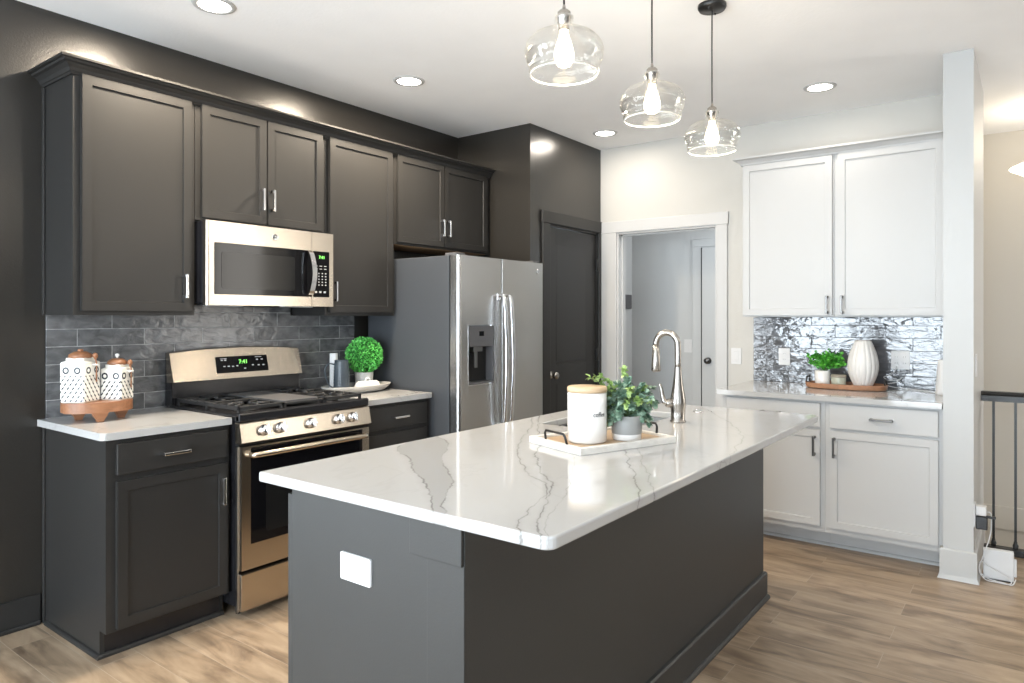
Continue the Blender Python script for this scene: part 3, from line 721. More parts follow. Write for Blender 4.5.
# backguard: black riser, stainless curved-top face tilted back, display
bm = B(); prism(bm, [(.602, .918), (.672, .918), (.672, 1.19), (.640, 1.19), (.602, 1.05)], .004, W_-.004, axis='x'); fin('backguard', bm, 'black', rg)
bm = B(); n_ = 16; rows = []
for i in range(n_+1):
    u = i/n_; x = -.002+u*(W_+.004); top = 1.193+.018*(1-(2*u-1)**2)
    rows.append([(x, .578, 1.043), (x, .584, 1.040), (x, .645, 1.040), (x, .655, top-.004), (x, .640, top), (x, .618, top-.006)])
vr = [[bm.verts.new(p_) for p_ in r_] for r_ in rows]
for A, Bq in zip(vr, vr[1:]):
    for q_ in range(6): bm.faces.new((A[q_], A[(q_+1) % 6], Bq[(q_+1) % 6], Bq[q_]))
bm.faces.new(vr[0]); bm.faces.new(vr[-1][::-1]); bf = fin('backguard_face', bm, 'steelh', rg)
tl = Matrix.Translation((0, .598, 1.115)) @ Matrix.Rotation(-math.atan2(.040, .150), 4, 'X')
bm = B(); prism(bm, rrect(.235, -.045, .545, .045, .006), -.003, .004, axis='y'); nb = len(bm.faces)
for x, z in ((.265, .022), (.285, .022), (.275, -.012), (.300, -.012), (.325, -.014), (.395, -.028), (.445, -.012), (.475, .018), (.505, .018), (.48, -.014), (.51, -.014), (.35, -.012)):
    box(bm, x, -.0038, z, x+.012, -.003, z+.006, mi=1)
box(bm, .262, -.0038, .032, .300, -.003, .035, mi=1); box(bm, .47, -.0038, .034, .51, -.003, .037, mi=1)
bmesh.ops.transform(bm, matrix=tl, verts=bm.verts[:]); dp = fin('display', bm, ['glassblack', 'legend'], rg)
text_mesh('display_digits', '7:41', .032, 'green', dp, tl @ Matrix.Translation((.395, -.0035, .012)) @ FRONT)
# burners and grates
for bx, by, br_ in ((.14, .16, .045), (.14, .46, .036), (.382, .31, .050), (.624, .16, .040), (.624, .46, .034)):
    bm = B(); lathe(bm, [(0, .926), (br_+.012, .926), (br_+.010, .932), (br_*.9, .935), (br_*.9, .943), (br_*.8, .947), (0, .948)], bx, by, 24); fin('burner', bm, 'iron', rg)
def grate(x0, x1, griddle=False):
    bm = B(); y0_, y1_ = .035, .590; z0, z1 = .943, .961
    for y in (y0_, y1_-.012): box(bm, x0, y, z0, x1, y+.012, z1, .003)
    for x in (x0, x1-.012): box(bm, x, y0_, z0, x+.012, y1_, z1, .003)
    for x in (x0+.001, x1-.013):
        for y in (y0_, (y0_+y1_)/2-.007, y1_-.014): box(bm, x, y, .926, x+.012, y+.014, z0+.002, .002)
    xm = (x0+x1)/2
    box(bm, x0, (y0_+y1_)/2-.006, z0, x1, (y0_+y1_)/2+.006, z1, .003)
    for cy in (.16, .46):
        for a in range(6):
            an = a*PI/3+PI/6
            cyl(bm, (xm+.03*math.cos(an), cy+.03*math.sin(an), z1-.004), (xm+.105*math.cos(an)*(1 if abs(math.cos(an)) < .9 else 1), cy+.115*math.sin(an), z1-.004), .006, n=8)
    return fin('grate', bm, 'iron', rg)
grate(.018, .256); grate(.508, .746)
bm = B(); box(bm, .262, .035, .945, .502, .047, .957, .003); box(bm, .262, .578, .945, .502, .590, .957, .003); box(bm, .262, .035, .945, .274, .590, .957, .003); box(bm, .490, .035, .945, .502, .590, .957, .003)
for y in (.035, .576):
    for x in (.262, .490): box(bm, x, y, .926, x+.012, y+.014, .947)
fin('grate', bm, 'iron', rg)
bm = B(); prism(bm, rrect(.276, .06, .488, .565, .02), .950, .962, .003); gr = fin('griddle', bm, 'plastic_g', rg); gr['label'] = 'flat dark grey griddle plate'
# tall front finger row seen from the left
for i in range(8):
    bm = B(); box(bm, .018, .06+i*.065, .953, .05, .072+i*.065, .966, .003); fin('grate_finger', bm, 'iron', rg)

# ---- refrigerator
fr = thing('refrigerator', 'stainless side-by-side refrigerator with ice dispenser in left door', 'refrigerator', (3.100, 2.715, 0))
FW = .890
bm = B(); box(bm, .004, .085, .03, FW-.004, .80, 1.742, .004)
box(bm, .03, .10, 0, FW-.03, .78, .03); fin('body', bm, 'fridgeside', fr)
bm = B(); box(bm, .012, .060, .03, FW-.012, .086, 1.72); fin('gasket', bm, 'gap', fr)
for x in (.01, FW-.09):
    bm = B(); box(bm, x, .03, 1.742, x+.08, .12, 1.758, .003); fin('hinge_cover', bm, 'plastic_g', fr)
def dprof(x0, x1, ro, ri): return rrect(x0, 0, x1, .072, [ro, ri, .002, .002], 8)
LX = .412; hx0, hx1, hz0, hz1 = .087, .330, .962, 1.318
bm = B()
prism(bm, dprof(0, LX, .022, .006), .055, hz0); prism(bm, dprof(0, LX, .022, .006), hz1, 1.742)
prism(bm, rrect(0, 0, hx0, .072, [.022, .0005, .0005, .002], 8), hz0, hz1); prism(bm, rrect(hx1, 0, LX, .072, [.0005, .006, .002, .0005], 8), hz0, hz1)
bmesh.ops.remove_doubles(bm, verts=bm.verts[:], dist=1e-6)
ld = fin('door', bm, 'steel', fr); ld['label'] = 'freezer door with dispenser'
bm = B(); prism(bm, dprof(.420, FW, .006, .022), .055, 1.742); rd = fin('door', bm, 'steel', fr)
for dd, hx in ((ld, .385), (rd, .452)):
    bm = B(); s = 1 if dd == ld else -1
    pts = smooth_pts([(hx, -.002, 1.505), (hx, -.045, 1.490), (hx, -.060, 1.30), (hx, -.066, 1.10), (hx, -.060, .88), (hx, -.045, .70), (hx, -.002, .685)], 8)
    rows = []
    for i, p_ in enumerate(pts):
        t_ = (pts[min(i+1, len(pts)-1)]-pts[max(i-1, 0)]).normalized(); nn = Vector((1, 0, 0)).cross(t_).normalized()
        ring = []
        for q_ in range(12):
            a = 2*PI*q_/12; ring.append(bm.verts.new(p_+Vector((1, 0, 0))*.017*math.cos(a)+nn*.009*math.sin(a)))
        rows.append(ring)
    for A, Bq in zip(rows, rows[1:]):
        for q_ in range(12): bm.faces.new((A[q_], A[(q_+1) % 12], Bq[(q_+1) % 12], Bq[q_])).smooth = True
    bm.faces.new(rows[0][::-1]); bm.faces.new(rows[-1])
    box(bm, hx-.022, -.006, 1.478, hx+.022, .0, 1.522, .003); box(bm, hx-.022, -.006, .665, hx+.022, .0, .705, .003)
    fin('handle', bm, 'chrome', dd)
bm = B()
box(bm, hx0, .066, hz0, hx1, .072, hz1); box(bm, hx0, .004, hz0, hx0+.006, .066, hz1); box(bm, hx1-.006, .004, hz0, hx1, .066, hz1)
box(bm, hx0, .004, hz1-.006, hx1, .066, hz1); box(bm, hx0, .0, hz0, hx1, .066, hz0+.012, .002)
ds = fin('ice_dispenser', bm, 'plastic_g', ld)
bm = B(); box(bm, hx0+.006, .002, 1.190, hx1-.006, .050, hz1-.006, .003); fin('control_panel', bm, 'plastic_g', ds)
bm = B(); box(bm, .19, .0005, 1.255, .235, .002, 1.285); fin('display', bm, 'glassblack', ds)
bm = B(); box(bm, .150, .012, 1.160, .235, .045, 1.190, .003); box(bm, .175, .028, 1.06, .205, .034, 1.165, .002); fin('paddle', bm, 'sidesteel', ds)
bm = B(); frame_plate(bm, hx0-.005, hz0-.006, hx1+.006, hz1+.005, hx0, hz0, hx1, hz1, -.002, .002); fin('bezel', bm, 'chrome', ds)
bm = B(); lathe(bm, [(0, 0), (.016, 0), (.016, .003), (.013, .004), (0, .003)], n=24)
for v in bm.verts: v.co = Vector((.815+v.co.x, -v.co.z, 1.680+v.co.y))
bd = fin('badge', bm, 'chrome', rd)
text_mesh('badge_letters', 'GE', .014, 'ink', bd, Matrix.Translation((.815, -.0042, 1.680)) @ FRONT)

# ------------------------------------------------------------------ white run
RW = -PI/2      # local -Y looks to world -X, local +X runs to world -Y
def wp(y): return 1.560-y     # world y -> local x for the base units
cab = thing('base_cabinet', 'white base cabinet with drawer over door, beside the hall opening', 'cabinet', (4.345, 1.580, 0), RW)
WL = 1.580-.970; DD = .72
bm = B(); box(bm, 0, 0, .115, WL, DD, .883); box(bm, 0, .14, 0, .018, DD, .115); fin('body', bm, 'white', cab)
bm = B(); box(bm, .018, .14, 0, WL, .155, .115); fin('toe_kick', bm, 'white', cab); shoe(cab, [(0, .14), (WL, .14)], 'white')
drawer(cab, .03, .728, WL-.026+.0, .868, 'white', 'bronze'); door(cab, .03, .150, WL-.026, .712, 'white', WL-.055, .620, 'bronze')
cab = thing('base_cabinet', 'white base cabinet with drawer over door, next to the wing wall', 'cabinet', (4.345, .969, 0), RW)
WR = .969-.384
bm = B(); box(bm, 0, 0, .115, WR, DD, .883); fin('body', bm, 'white', cab)
bm = B(); box(bm, 0, .14, 0, WR, .155, .115); fin('toe_kick', bm, 'white', cab); shoe(cab, [(0, .14), (WR-.01, .14)], 'white')
drawer(cab, .024, .728, WR-.02, .868, 'white', 'bronze', y=-.02); door(cab, .024, .150, WR-.02, .712, 'white', .052, .620, 'bronze')
slab('countertop', 'white quartz countertop on the white cabinets, under the wood tray', 4.300, .383, WX-.002, 1.612, 'quartz_plain', [.004, .004, .003, .01])
for lab, yl, yr, hx in (('left white wall cabinet beside the hall opening', 1.592, 1.011, None), ('right white wall cabinet against the wing wall', 1.009, .384, None)):
    first = yl > 1.3
    t = thing('wall_cabinet', lab, 'cabinet', (4.76, yl, 1.374), RW); Wc = yl-yr
    bm = B(); box(bm, 0, 0, 0, Wc, WX-.002-4.76, 1.05); fin('body', bm, 'white', t)
    if first: door(t, .008, .008, Wc-.008, 1.027, 'white', Wc-.035, .075, 'bronze', fw=.06)
    else: door(t, .022, .008, Wc-.030, 1.029, 'white', .050, .075, 'bronze', fw=.06)
bm = B(); cp2 = [(0, 0), (.010, 0), (.014, .012), (.030, .030), (.044, .036), (.052, .038), (.052, .050), (0, .050)]
sweep(bm, [(a, 2.404+b) for a, b in cp2], [(WX-.002, 1.594), (4.758, 1.594), (4.758, .383)])
for v in bm.verts: pass
tag(fin('crown_molding', bm, 'white'), 'white crown molding along the top of the white wall cabinets', 'molding')

# ------------------------------------------------------------------ island
isl = thing('kitchen_island', 'charcoal kitchen island with painted end panel and tall base molding', 'island', (1.222, 1.052, 0))
IL = 2.225; IW = .655
bm = B()
# box shell, open at the top for the sink
box(bm, 0, 0, 0, IL, .02, .883); box(bm, 0, IW-.02, 0, IL, IW, .883); box(bm, 0, .02, 0, .02, IW-.02, .883); box(bm, IL-.02, .02, 0, IL, IW-.02, .883)
fin('body', bm, 'islandpaint', isl)
bm = B(); box(bm, -.010, .003, .793, 0, .172, .883, .0015); fin('end_block', bm, 'islandpaint', isl)
bm = B(); box(bm, -.0035, .0, .0, 0, .118, .792, .001); fin('end_strip', bm, 'islandpaint', isl)
bm = B(); box(bm, .004, IW+.006, .11, IL/2-.003, IW+.026, .860, .002); fin('door', bm, 'islandpaint', isl)
bm = B(); box(bm, IL/2+.003, IW+.006, .11, IL-.004, IW+.026, .860, .002); fin('door', bm, 'islandpaint', isl)
bm = B(); sweep(bm, [(0, 0), (.026, 0), (.025, .010), (.020, .018), (.015, .020), (.015, .122), (.010, .130), (0, .132)], [(-.004, IW), (-.004, 0), (IL, 0), (IL, IW)])
fin('base_molding', bm, 'islandpaint', isl)
HOLE = (2.47, 1.33, 3.12, 1.700)
slab('countertop', 'large white quartz island countertop with bold grey veins', 1.197, .798, 3.455, 1.838, 'quartz', [.030, .030, .01, .008], hole=HOLE, bev=.006)
# sink
bm = B()
inner = rrect(HOLE[0]+.004, HOLE[1]+.004, HOLE[2]-.004, HOLE[3]-.004, .03); outer = rrect(HOLE[0]-.015, HOLE[1]-.015, HOLE[2]+.015, HOLE[3]+.0, .035)
bot = rrect(HOLE[0]+.02, HOLE[1]+.02, HOLE[2]-.02, HOLE[3]-.02, .05)
Ls = [[bm.verts.new((x, y, z)) for x, y in lp] for lp, z in ((outer, .8835), (inner, .8835), (inner, .70), (bot, .685))]
for A, Bq in zip(Ls, Ls[1:]):
    for i in range(len(A)): bm.faces.new((A[i], A[(i+1) % len(A)], Bq[(i+1) % len(A)], Bq[i]))
bm.faces.new(Ls[-1])
for f in bm.faces: f.smooth = False
snk = fin('kitchen_sink', bm, 'sinksteel', None); tag(snk, 'stainless undermount sink set into the island countertop', 'sink')
bm = B(); lathe(bm, [(0, .688), (.03, .688), (.042, .690), (.045, .686)], 2.8, 1.52, 24); fin('drain', bm, 'chrome', snk)
# faucet
fc = thing('kitchen_faucet', 'brushed nickel gooseneck pull-down faucet on the island', 'faucet', (2.86, 1.239, .914))
bm = B(); lathe(bm, [(0, 0), (.034, 0), (.034, .006), (.030, .010), (.031, .05), (.034, .075), (.034, .095), (.028, .13), (.021, .17), (.0165, .21), (.0150, .24)], n=28); fin('faucet_body', bm, 'nickel', fc)
bm = B(); R_ = .052; pts = [(0, 0, .20), (0, 0, .26), (0, 0, .30)]
for k in range(1, 14): a = PI-k*PI/14*1.12; pts.append((0, R_+R_*math.cos(a), .335+R_*math.sin(a)*1.05))
pts = [Vector(p_) for p_ in pts]; tube(bm, pts, .0138, 16); fin('spout', bm, 'nickel', fc)
e_ = pts[-1]; d_ = (pts[-1]-pts[-2]).normalized()
bm = B(); tube(bm, [e_-d_*.004, e_+d_*.02, e_+d_*.022, e_+d_*.06, e_+d_*.105, e_+d_*.112], [.015, .0155, .0165, .0185, .0215, .019], 18); fin('spray_head', bm, 'nickel', fc)
bm = B(); tube(bm, [(-.012, .012, .083), (-.032, .032, .083), (-.040, .040, .083)], [.019, .020, .014], 16)
pts = smooth_pts([(-.034, .034, .083), (-.040, .046, .090), (-.038, .055, .115), (-.036, .062, .145), (-.038, .070, .165)], 5)
tube(bm, pts, [.012 - .006*i/(len(pts)-1) for i in range(len(pts))], 12); fin('lever', bm, 'nickel', fc)
bm = B(); lathe(bm, [(0, .0), (.024, .0), (.024, .004), (.021, .008), (.013, .009), (.012, .006), (0, .006)], n=28)
o = fin('disposal_button', bm, 'chrome'); o.location = (3.215, 1.290, .914); tag(o, 'small round chrome disposal button set in the island countertop', 'button')

# island outlet and other plates
def plate(name, label, cat, loc, rz, w=.075, h=.118, kind='outlet', gang=1, horizontal=False, group=None):
    t = thing(name, label, cat, loc, rz, group)
    if horizontal: w, h = h, w
    bm = B(); prism(bm, rrect(-w/2, -h/2, w/2, h/2, .004), -.006, 0, axis='y'); fin('cover_plate', bm, 'plastic_w', t)
    for g_ in range(gang):
        cx = (g_-(gang-1)/2)*.046
        if kind == 'outlet':
            for s in (-1, 1):
                bm = B()
                px, pz = (s*.020, 0) if horizontal else (cx, s*.020)
                prism(bm, rrect(px-.014, pz-.014, px+.014, pz+.014, .006), -.0075, -.006, axis='y'); r_ = fin('receptacle', bm, 'plastic_w', t)
                bm = B()
                for q_ in (-1, 1):
                    if horizontal: box(bm, px-.005, -.0078, pz+q_*.006-.001, px+.004, -.0074, pz+q_*.006+.001)
                    else: box(bm, px+q_*.006-.001, -.0078, pz-.004, px+q_*.006+.001, -.0074, pz+.005)
                fin('slot', bm, 'plastic_g', r_)
        else:
            bm = B(); box(bm, cx-.016, -.008, -.033, cx+.016, -.006, .033, .001); fin('rocker', bm, 'plastic_w', t)
    return t
plate('wall_outlet', 'white double outlet plate on the end panel of the island', 'outlet', (1.222, 1.428, .708), RW, h=.118, w=.072, horizontal=True)
plate('light_switch', 'white light switch plate on white wall right of hall opening', 'switch', (WX, 1.742, 1.086), RW, kind='switch')
plate('wall_outlet', 'white outlet plate on glossy tile left of the green plant', 'outlet', (WX-.012, 1.398, 1.094), RW)
plate('wall_outlet', 'wide white outlet plate on glossy tile right of the vase', 'outlet', (WX-.012, .680, 1.096), RW, w=.105, gang=2)
plate('light_switch', 'white switch plate on the right side of the wing wall', 'switch', (4.46, .245, 1.115), 0, kind='switch')
plate('light_switch', 'faint switch plate on grey hall wall beside the hall door', 'switch', (6.0, 2.50, 1.11), RW, kind='switch')
plate('wall_outlet', 'white outlet plate low on the right side of the wing wall', 'outlet', (4.345, .245, .345), 0)

# ------------------------------------------------------------------ things on the island
tr_ = thing('serving_tray', 'whitewashed serving tray with black metal handles on the island', 'tray', (2.226, 1.256, .9142), math.radians(-20))
TW, TD = .445, .30
bm = B(); box(bm, -TW/2, -TD/2, 0, TW/2, TD/2, .014, .002)
for a in ((-TW/2, -TD/2, TW/2, -TD/2+.02), (-TW/2, TD/2-.02, TW/2, TD/2), (-TW/2, -TD/2+.02, -TW/2+.02, TD/2-.02), (TW/2-.02, -TD/2+.02, TW/2, TD/2-.02)):
    box(bm, a[0], a[1], .012, a[2], a[3], .024, .002)
fin('tray_rim', bm, 'whitewash', tr_)
bm = B(); box(bm, -TW/2+.021, -TD/2+.021, .014, TW/2-.021, TD/2-.021, .0155); fin('tray_base', bm, 'traybase', tr_)
for s in (-1, 1):
    bm = B(); x = s*(TW/2-.012)
    tube(bm, [(x, -.062, .022), (x+s*.006, -.058, .048), (x+s*.008, -.050, .058), (x+s*.008, .050, .058), (x+s*.006, .058, .048), (x, .062, .022)], .0045, 8)
    fin('handle', bm, 'railblack', tr_)
TZ = .9142+.0157
cn = thing('coffee_canister', 'white ceramic coffee canister with bamboo lid on the island tray', 'canister', (2.140, 1.270, TZ))
R_ = .070
bm = B(); lathe(bm, [(0, 0), (R_-.006, 0), (R_, .006), (R_, .172), (R_-.003, .176), (R_-.008, .176)], n=48); fin('jar', bm, 'ceramic', cn)
bm = B(); lathe(bm, [(0, .172), (R_-.006, .172), (R_-.006, .177), (R_+.001, .178), (R_+.001, .192), (R_-.004, .196), (0, .196)], n=48); fin('lid', bm, 'lidwood', cn)
tx = text_mesh('lettering', 'coffee', .023, 'ink', cn, Matrix.Identity(4), ext=.0002, bold=.0002, sx=.9)
aim = math.atan2(-1.270, -2.140)+.66   # turned a little to the camera's right
bmt = bmesh.new(); bmt.from_mesh(tx.data); bmesh.ops.subdivide_edges(bmt, edges=bmt.edges[:], cuts=0)
for v in bmt.verts:
    a = aim + v.co.x/R_; rr = R_+.0004+v.co.z
    v.co = Vector((rr*math.cos(a), rr*math.sin(a), .102+v.co.y))
bmt.to_mesh(tx.data); bmt.free()

def leaf(bm, p, d, up, l, wd, curl=.25, mi=0):
    d = d.normalized(); s = d.cross(up)
    if s.length < 1e-3: s = d.orthogonal()
    s.normalize(); nn = s.cross(d).normalized()
    b = bm.verts.new(p); c1 = bm.verts.new(p+d*l*.5+nn*l*curl*.4); t_ = bm.verts.new(p+d*l-nn*l*curl*.2)
    a1 = bm.verts.new(p+d*l*.35+s*wd*.5+nn*l*curl*.7); a2 = bm.verts.new(p+d*l*.35-s*wd*.5+nn*l*curl*.7)
    b1 = bm.verts.new(p+d*l*.75+s*wd*.38+nn*l*curl*.4); b2 = bm.verts.new(p+d*l*.75-s*wd*.38+nn*l*curl*.4)
    for f in ((b, c1, a1), (b, a2, c1), (c1, t_, b1, a1), (c1, a2, b2, t_)):
        q_ = bm.faces.new(f); q_.smooth = True; q_.material_index = mi
def rv(): return Vector((random.gauss(0, 1), random.gauss(0, 1), random.gauss(0, 1)))
pl = thing('potted_plant', 'grey-green leafy plant in grey and white pot on the island tray', 'plant', (2.268, 1.180, TZ))
bm = B(); lathe(bm, [(0, 0), (.050, 0), (.053, .003), (.0535, .022)], n=40); lathe(bm, [(.0535, .022), (.0545, .026), (.056, .085), (.0535, .088), (.051, .086), (.050, .07), (0, .07)], n=40, mi=1); fin('pot', bm, ['ceramic', 'potgrey'], pl)
bm = B(); lathe(bm, [(.049, .072), (0, .076)], n=24); fin('soil', bm, 'soil', pl)
bs = B(); bm = B()
for i in range(70):
    a = random.uniform(0, 2*PI); sp_ = random.random()**.7
    tipx = Vector((math.cos(a)*sp_*.105, math.sin(a)*sp_*.105, .115+random.uniform(.0, .095)*(1.1-sp_*.4)))
    if i < 22: tipx.z = .085+random.uniform(-.03, .03); tipx.x = math.cos(a)*random.uniform(.06, .085); tipx.y = math.sin(a)*random.uniform(.06, .085)
    if i in (30, 31): tipx = Vector((-.078 if i == 30 else -.05, .105 if i == 30 else .075, .222 if i == 30 else .225))
    if i == 32: tipx = Vector((.0, .01, .245))
    base = Vector((math.cos(a)*.02*sp_, math.sin(a)*.02*sp_, .074)); mid = (base+tipx)/2+Vector((0, 0, .03))
    pts = smooth_pts([base, mid, tipx], 6); tube(bs, pts, .0011, 5, caps=False)
    mi = 1 if (random.random() < .16 or i in (30, 31, 32)) else 0
    for j in range(3, len(pts)):
        for s in (-1, 1):
            for _ in range(2):
                dd = (pts[j]-pts[j-1]).normalized()+rv()*.65
                leaf(bm, pts[j], dd, Vector((0, 0, 1))+rv()*.3, random.uniform(.016, .027), random.uniform(.012, .018), mi=mi)
fin('foliage', bm, ['eucal', 'lime'], pl, False); fin('stems', bs, 'stem', pl)

# ------------------------------------------------------------------ left counter: riser board with two canisters
rb = thing('wooden_riser', 'oval acacia wood riser on carved legs on the left countertop', 'riser', (1.368, 3.33, .9142), math.radians(-8))
bm = B(); prism(bm, [(math.cos(2*PI*k/48)*.141, math.sin(2*PI*k/48)*.100) for k in range(48)], .042, .086, .008); fin('top', bm, 'acacia', rb)
for x, y in ((.098, .015), (-.06, .06), (-.01, -.075)):
    bm = B(); prism(bm, [(x-.038, .046), (x-.024, .030), (x-.016, .012), (x-.013, 0), (x+.013, 0), (x+.016, .012), (x+.024, .030), (x+.038, .046)], y-.014, y+.014, .003, axis='y'); fin('leg', bm, 'acacia', rb)
def canister(label, x, y, rz, side, h, ringz, knob):
    t = thing('canister', label, 'canister', (x, y, .9142+.0862), rz, 'patterned canisters on the wooden riser')
    bm = B(); s = side/2; out = rrect(-s, -s, s, s, .010, 5)
    prof = [(.92, 0), (1, .006), (1, h-.010), (.97, h-.003), (.86, h), (.72, h+.004), (.72, h+.016), (.66, h+.016)]
    rings = [[bm.verts.new((px*k_, py*k_, z)) for px, py in out] for k_, z in prof]
    per = [0]
    for i in range(len(out)): per.append(per[-1]+(Vector(out[(i+1) % len(out)])-Vector(out[i])).length)
    for A, Bq in zip(rings, rings[1:]):
        for i in range(len(A)): bm.faces.new((A[i], A[(i+1) % len(A)], Bq[(i+1) % len(A)], Bq[i]))
    bm.faces.new(rings[0][::-1]); bm.faces.new(rings[-1])
    bmesh.ops.recalc_face_normals(bm, faces=bm.faces[:])
    me = bpy.data.meshes.new('jar'); 
    lay = bm.loops.layers.float_vector.new('wrap')
    for f in bm.faces:
        side_face = abs(f.normal.z) < .3
        for lp in f.loops:
            c_ = lp.vert.co
            if side_face:
                n_ = f.normal
                u = c_.x if abs(n_.y) > abs(n_.x) else c_.y
                lp[lay] = (u+1.04, c_.z, ringz)
            else: lp[lay] = (.0, 5, ringz)
    bm.to_mesh(me); bm.free(); me.materials.append(M['patterned'])
    j = bpy.data.objects.new('jar', me); C.objects.link(j); j.parent = t
    r = side*.40
    bm = B(); lathe(bm, [(r*.8, h+.010), (r, h+.016), (r*1.05, h+.022), (r*.95, h+.032), (r*.55, h+.042), (0, h+.045)], n=32); ld_ = fin('lid', bm, 'acacia', t)
    bm = B()
    if knob: lathe(bm, [(.004, h+.044), (.004, h+.048), (.009, h+.054), (.008, h+.062), (0, h+.065)], n=16); fin('lid_knob', bm, 'ceramic', ld_)
    else: lathe(bm, [(.010, h+.043), (.012, h+.048), (.010, h+.053), (0, h+.054)], n=16); fin('lid_knob', bm, 'acacia', ld_)
    # wooden spoon hung on a corner loop
    bm = B(); cx, cy = s*.15, -s-.012; zt = h-.015
    tube(bm, [(cx-.004, cy+.004, zt+.030), (cx, cy, zt+.010), (cx, cy, zt-.03), (cx, cy, zt-.075)], [.004, .0035, .0030, .0035], 8)
    bowl_ = B(); bowl_.free()
    tube(bm, [(cx-.004, cy+.004, zt+.052), (cx-.004, cy+.004, zt+.046), (cx-.003, cy+.003, zt+.036), (cx-.002, cy+.002, zt+.024)], [.004, .010, .011, .004], 12)
    fin('spoon', bm, 'acacia', t)
    bm = B(); tube(bm, [(cx-.012, -s+.001, zt), (cx-.011, -s-.014, zt), (cx, -s-.020, zt), (cx+.011, -s-.014, zt), (cx+.012, -s+.001, zt)], .004, 8); fin('spoon_holder', bm, 'ceramic', t)
    return t
canister('taller patterned white canister with wood lid, left on the wooden riser', 1.303, 3.342, math.radians(33), .112, .178, .140, False)
canister('shorter patterned white canister with white lid knob, right on the riser', 1.446, 3.318, math.radians(33), .098, .142, .108, True)

# ------------------------------------------------------------------ right counter: oval tray with pitcher, boxwood ball, butter dish
ot = thing('oval_tray', 'grey stone-look oval tray on countertop beside the refrigerator', 'tray', (2.838, 3.315, .9142))
bm = B(); lathe(bm, [(0, 0), (.62, 0), (.80, .006), (.95, .030), (1.0, .044), (.97, .045), (.90, .032), (.78, .012), (0, .010)], n=56, sx=.252, sy=.135); fin('tray_body', bm, 'stonegrey', ot)
OZ = .9142+.0105
pt = thing('enamel_pitcher', 'blue-grey ribbed enamel pitcher on the oval tray', 'pitcher', (2.716, 3.310, OZ))
bm = B(); pr = [(0, 0), (.046, 0), (.048, .004)]
for k in range(9): z = .012+k*.018; pr += [(.048-.0006*k, z), (.0495-.0006*k, z+.006), (.048-.0006*k, z+.012)]
pr += [(.041, .185), (.043, .190), (.040, .190), (.038, .18), (.040, .02), (0, .015)]
lathe(bm, pr, n=36); fin('pitcher_body', bm, 'enamel', pt)
bm = B(); tube(bm, smooth_pts([(-.035, .024, .165), (-.060, .044, .168), (-.078, .056, .140), (-.074, .052, .090), (-.058, .040, .040), (-.038, .024, .025)], 6), .0045, 8); fin('handle', bm, 'enamel', pt)
rl = thing('paper_roll', 'white paper roll standing upright behind the enamel pitcher', 'roll', (2.725, 3.395, OZ+.002))
bm = B(); lathe(bm, [(0, 0), (.022, 0), (.024, .003), (.024, .222), (.022, .225), (.010, .225), (.010, .19), (0, .19)], n=28); fin('roll', bm, 'paper', rl)
bx = thing('boxwood_ball', 'bright green boxwood ball in white pot beside the refrigerator', 'plant', (2.925, 3.350, OZ))
bm = B(); lathe(bm, [(0, 0), (.050, 0), (.053, .004), (.058, .10), (.056, .104), (.050, .102), (.049, .09), (0, .09)], n=32, fl=None); fin('pot', bm, 'potwhite', bx)
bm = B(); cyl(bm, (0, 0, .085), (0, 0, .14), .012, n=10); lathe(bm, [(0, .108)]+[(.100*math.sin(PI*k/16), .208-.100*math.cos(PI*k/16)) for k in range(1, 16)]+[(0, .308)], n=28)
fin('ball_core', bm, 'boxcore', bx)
bm = B()
for i in range(1500):
    d_ = rv().normalized(); p_ = Vector((0, 0, .208))+d_*random.uniform(.096, .108)
    leaf(bm, p_, d_+rv()*.45, rv(), random.uniform(.012, .019), random.uniform(.009, .013), curl=.35)
fin('foliage', bm, 'boxwood', bx, False)
bd_ = thing('butter_dish', 'white lidded butter dish in front of the boxwood pot', 'dish', (2.870, 3.255, OZ+.002), math.radians(-6))
bm = B(); prism(bm, rrect(-.094, -.030, .094, .030, .012), 0, .006, .001); fin('base', bm, 'ceramic', bd_)
bm = B(); lo = rrect(-.088, -.026, .088, .026, .010); hi = rrect(-.076, -.020, .076, .020, .010)
ra = [[bm.verts.new((x, y, z)) for x, y in q_] for q_, z in ((lo, .006), (lo, .018), ([(a*.93, b) for a, b in hi], .050), ([(a*.80, b*.7) for a, b in hi], .056))]
for A, Bq in zip(ra, ra[1:]):
    for i in range(len(A)): bm.faces.new((A[i], A[(i+1) % len(A)], Bq[(i+1) % len(A)], Bq[i])).smooth = False
bm.faces.new(ra[-1]); bm.faces.new(ra[0][::-1]); lidd = fin('lid', bm, 'ceramic', bd_)
bm = B(); tube(bm, smooth_pts([(-.018, 0, .052), (-.014, 0, .066), (0, 0, .073), (.014, 0, .066), (.018, 0, .052)], 5), .005, 8); fin('lid_handle', bm, 'ceramic', lidd)

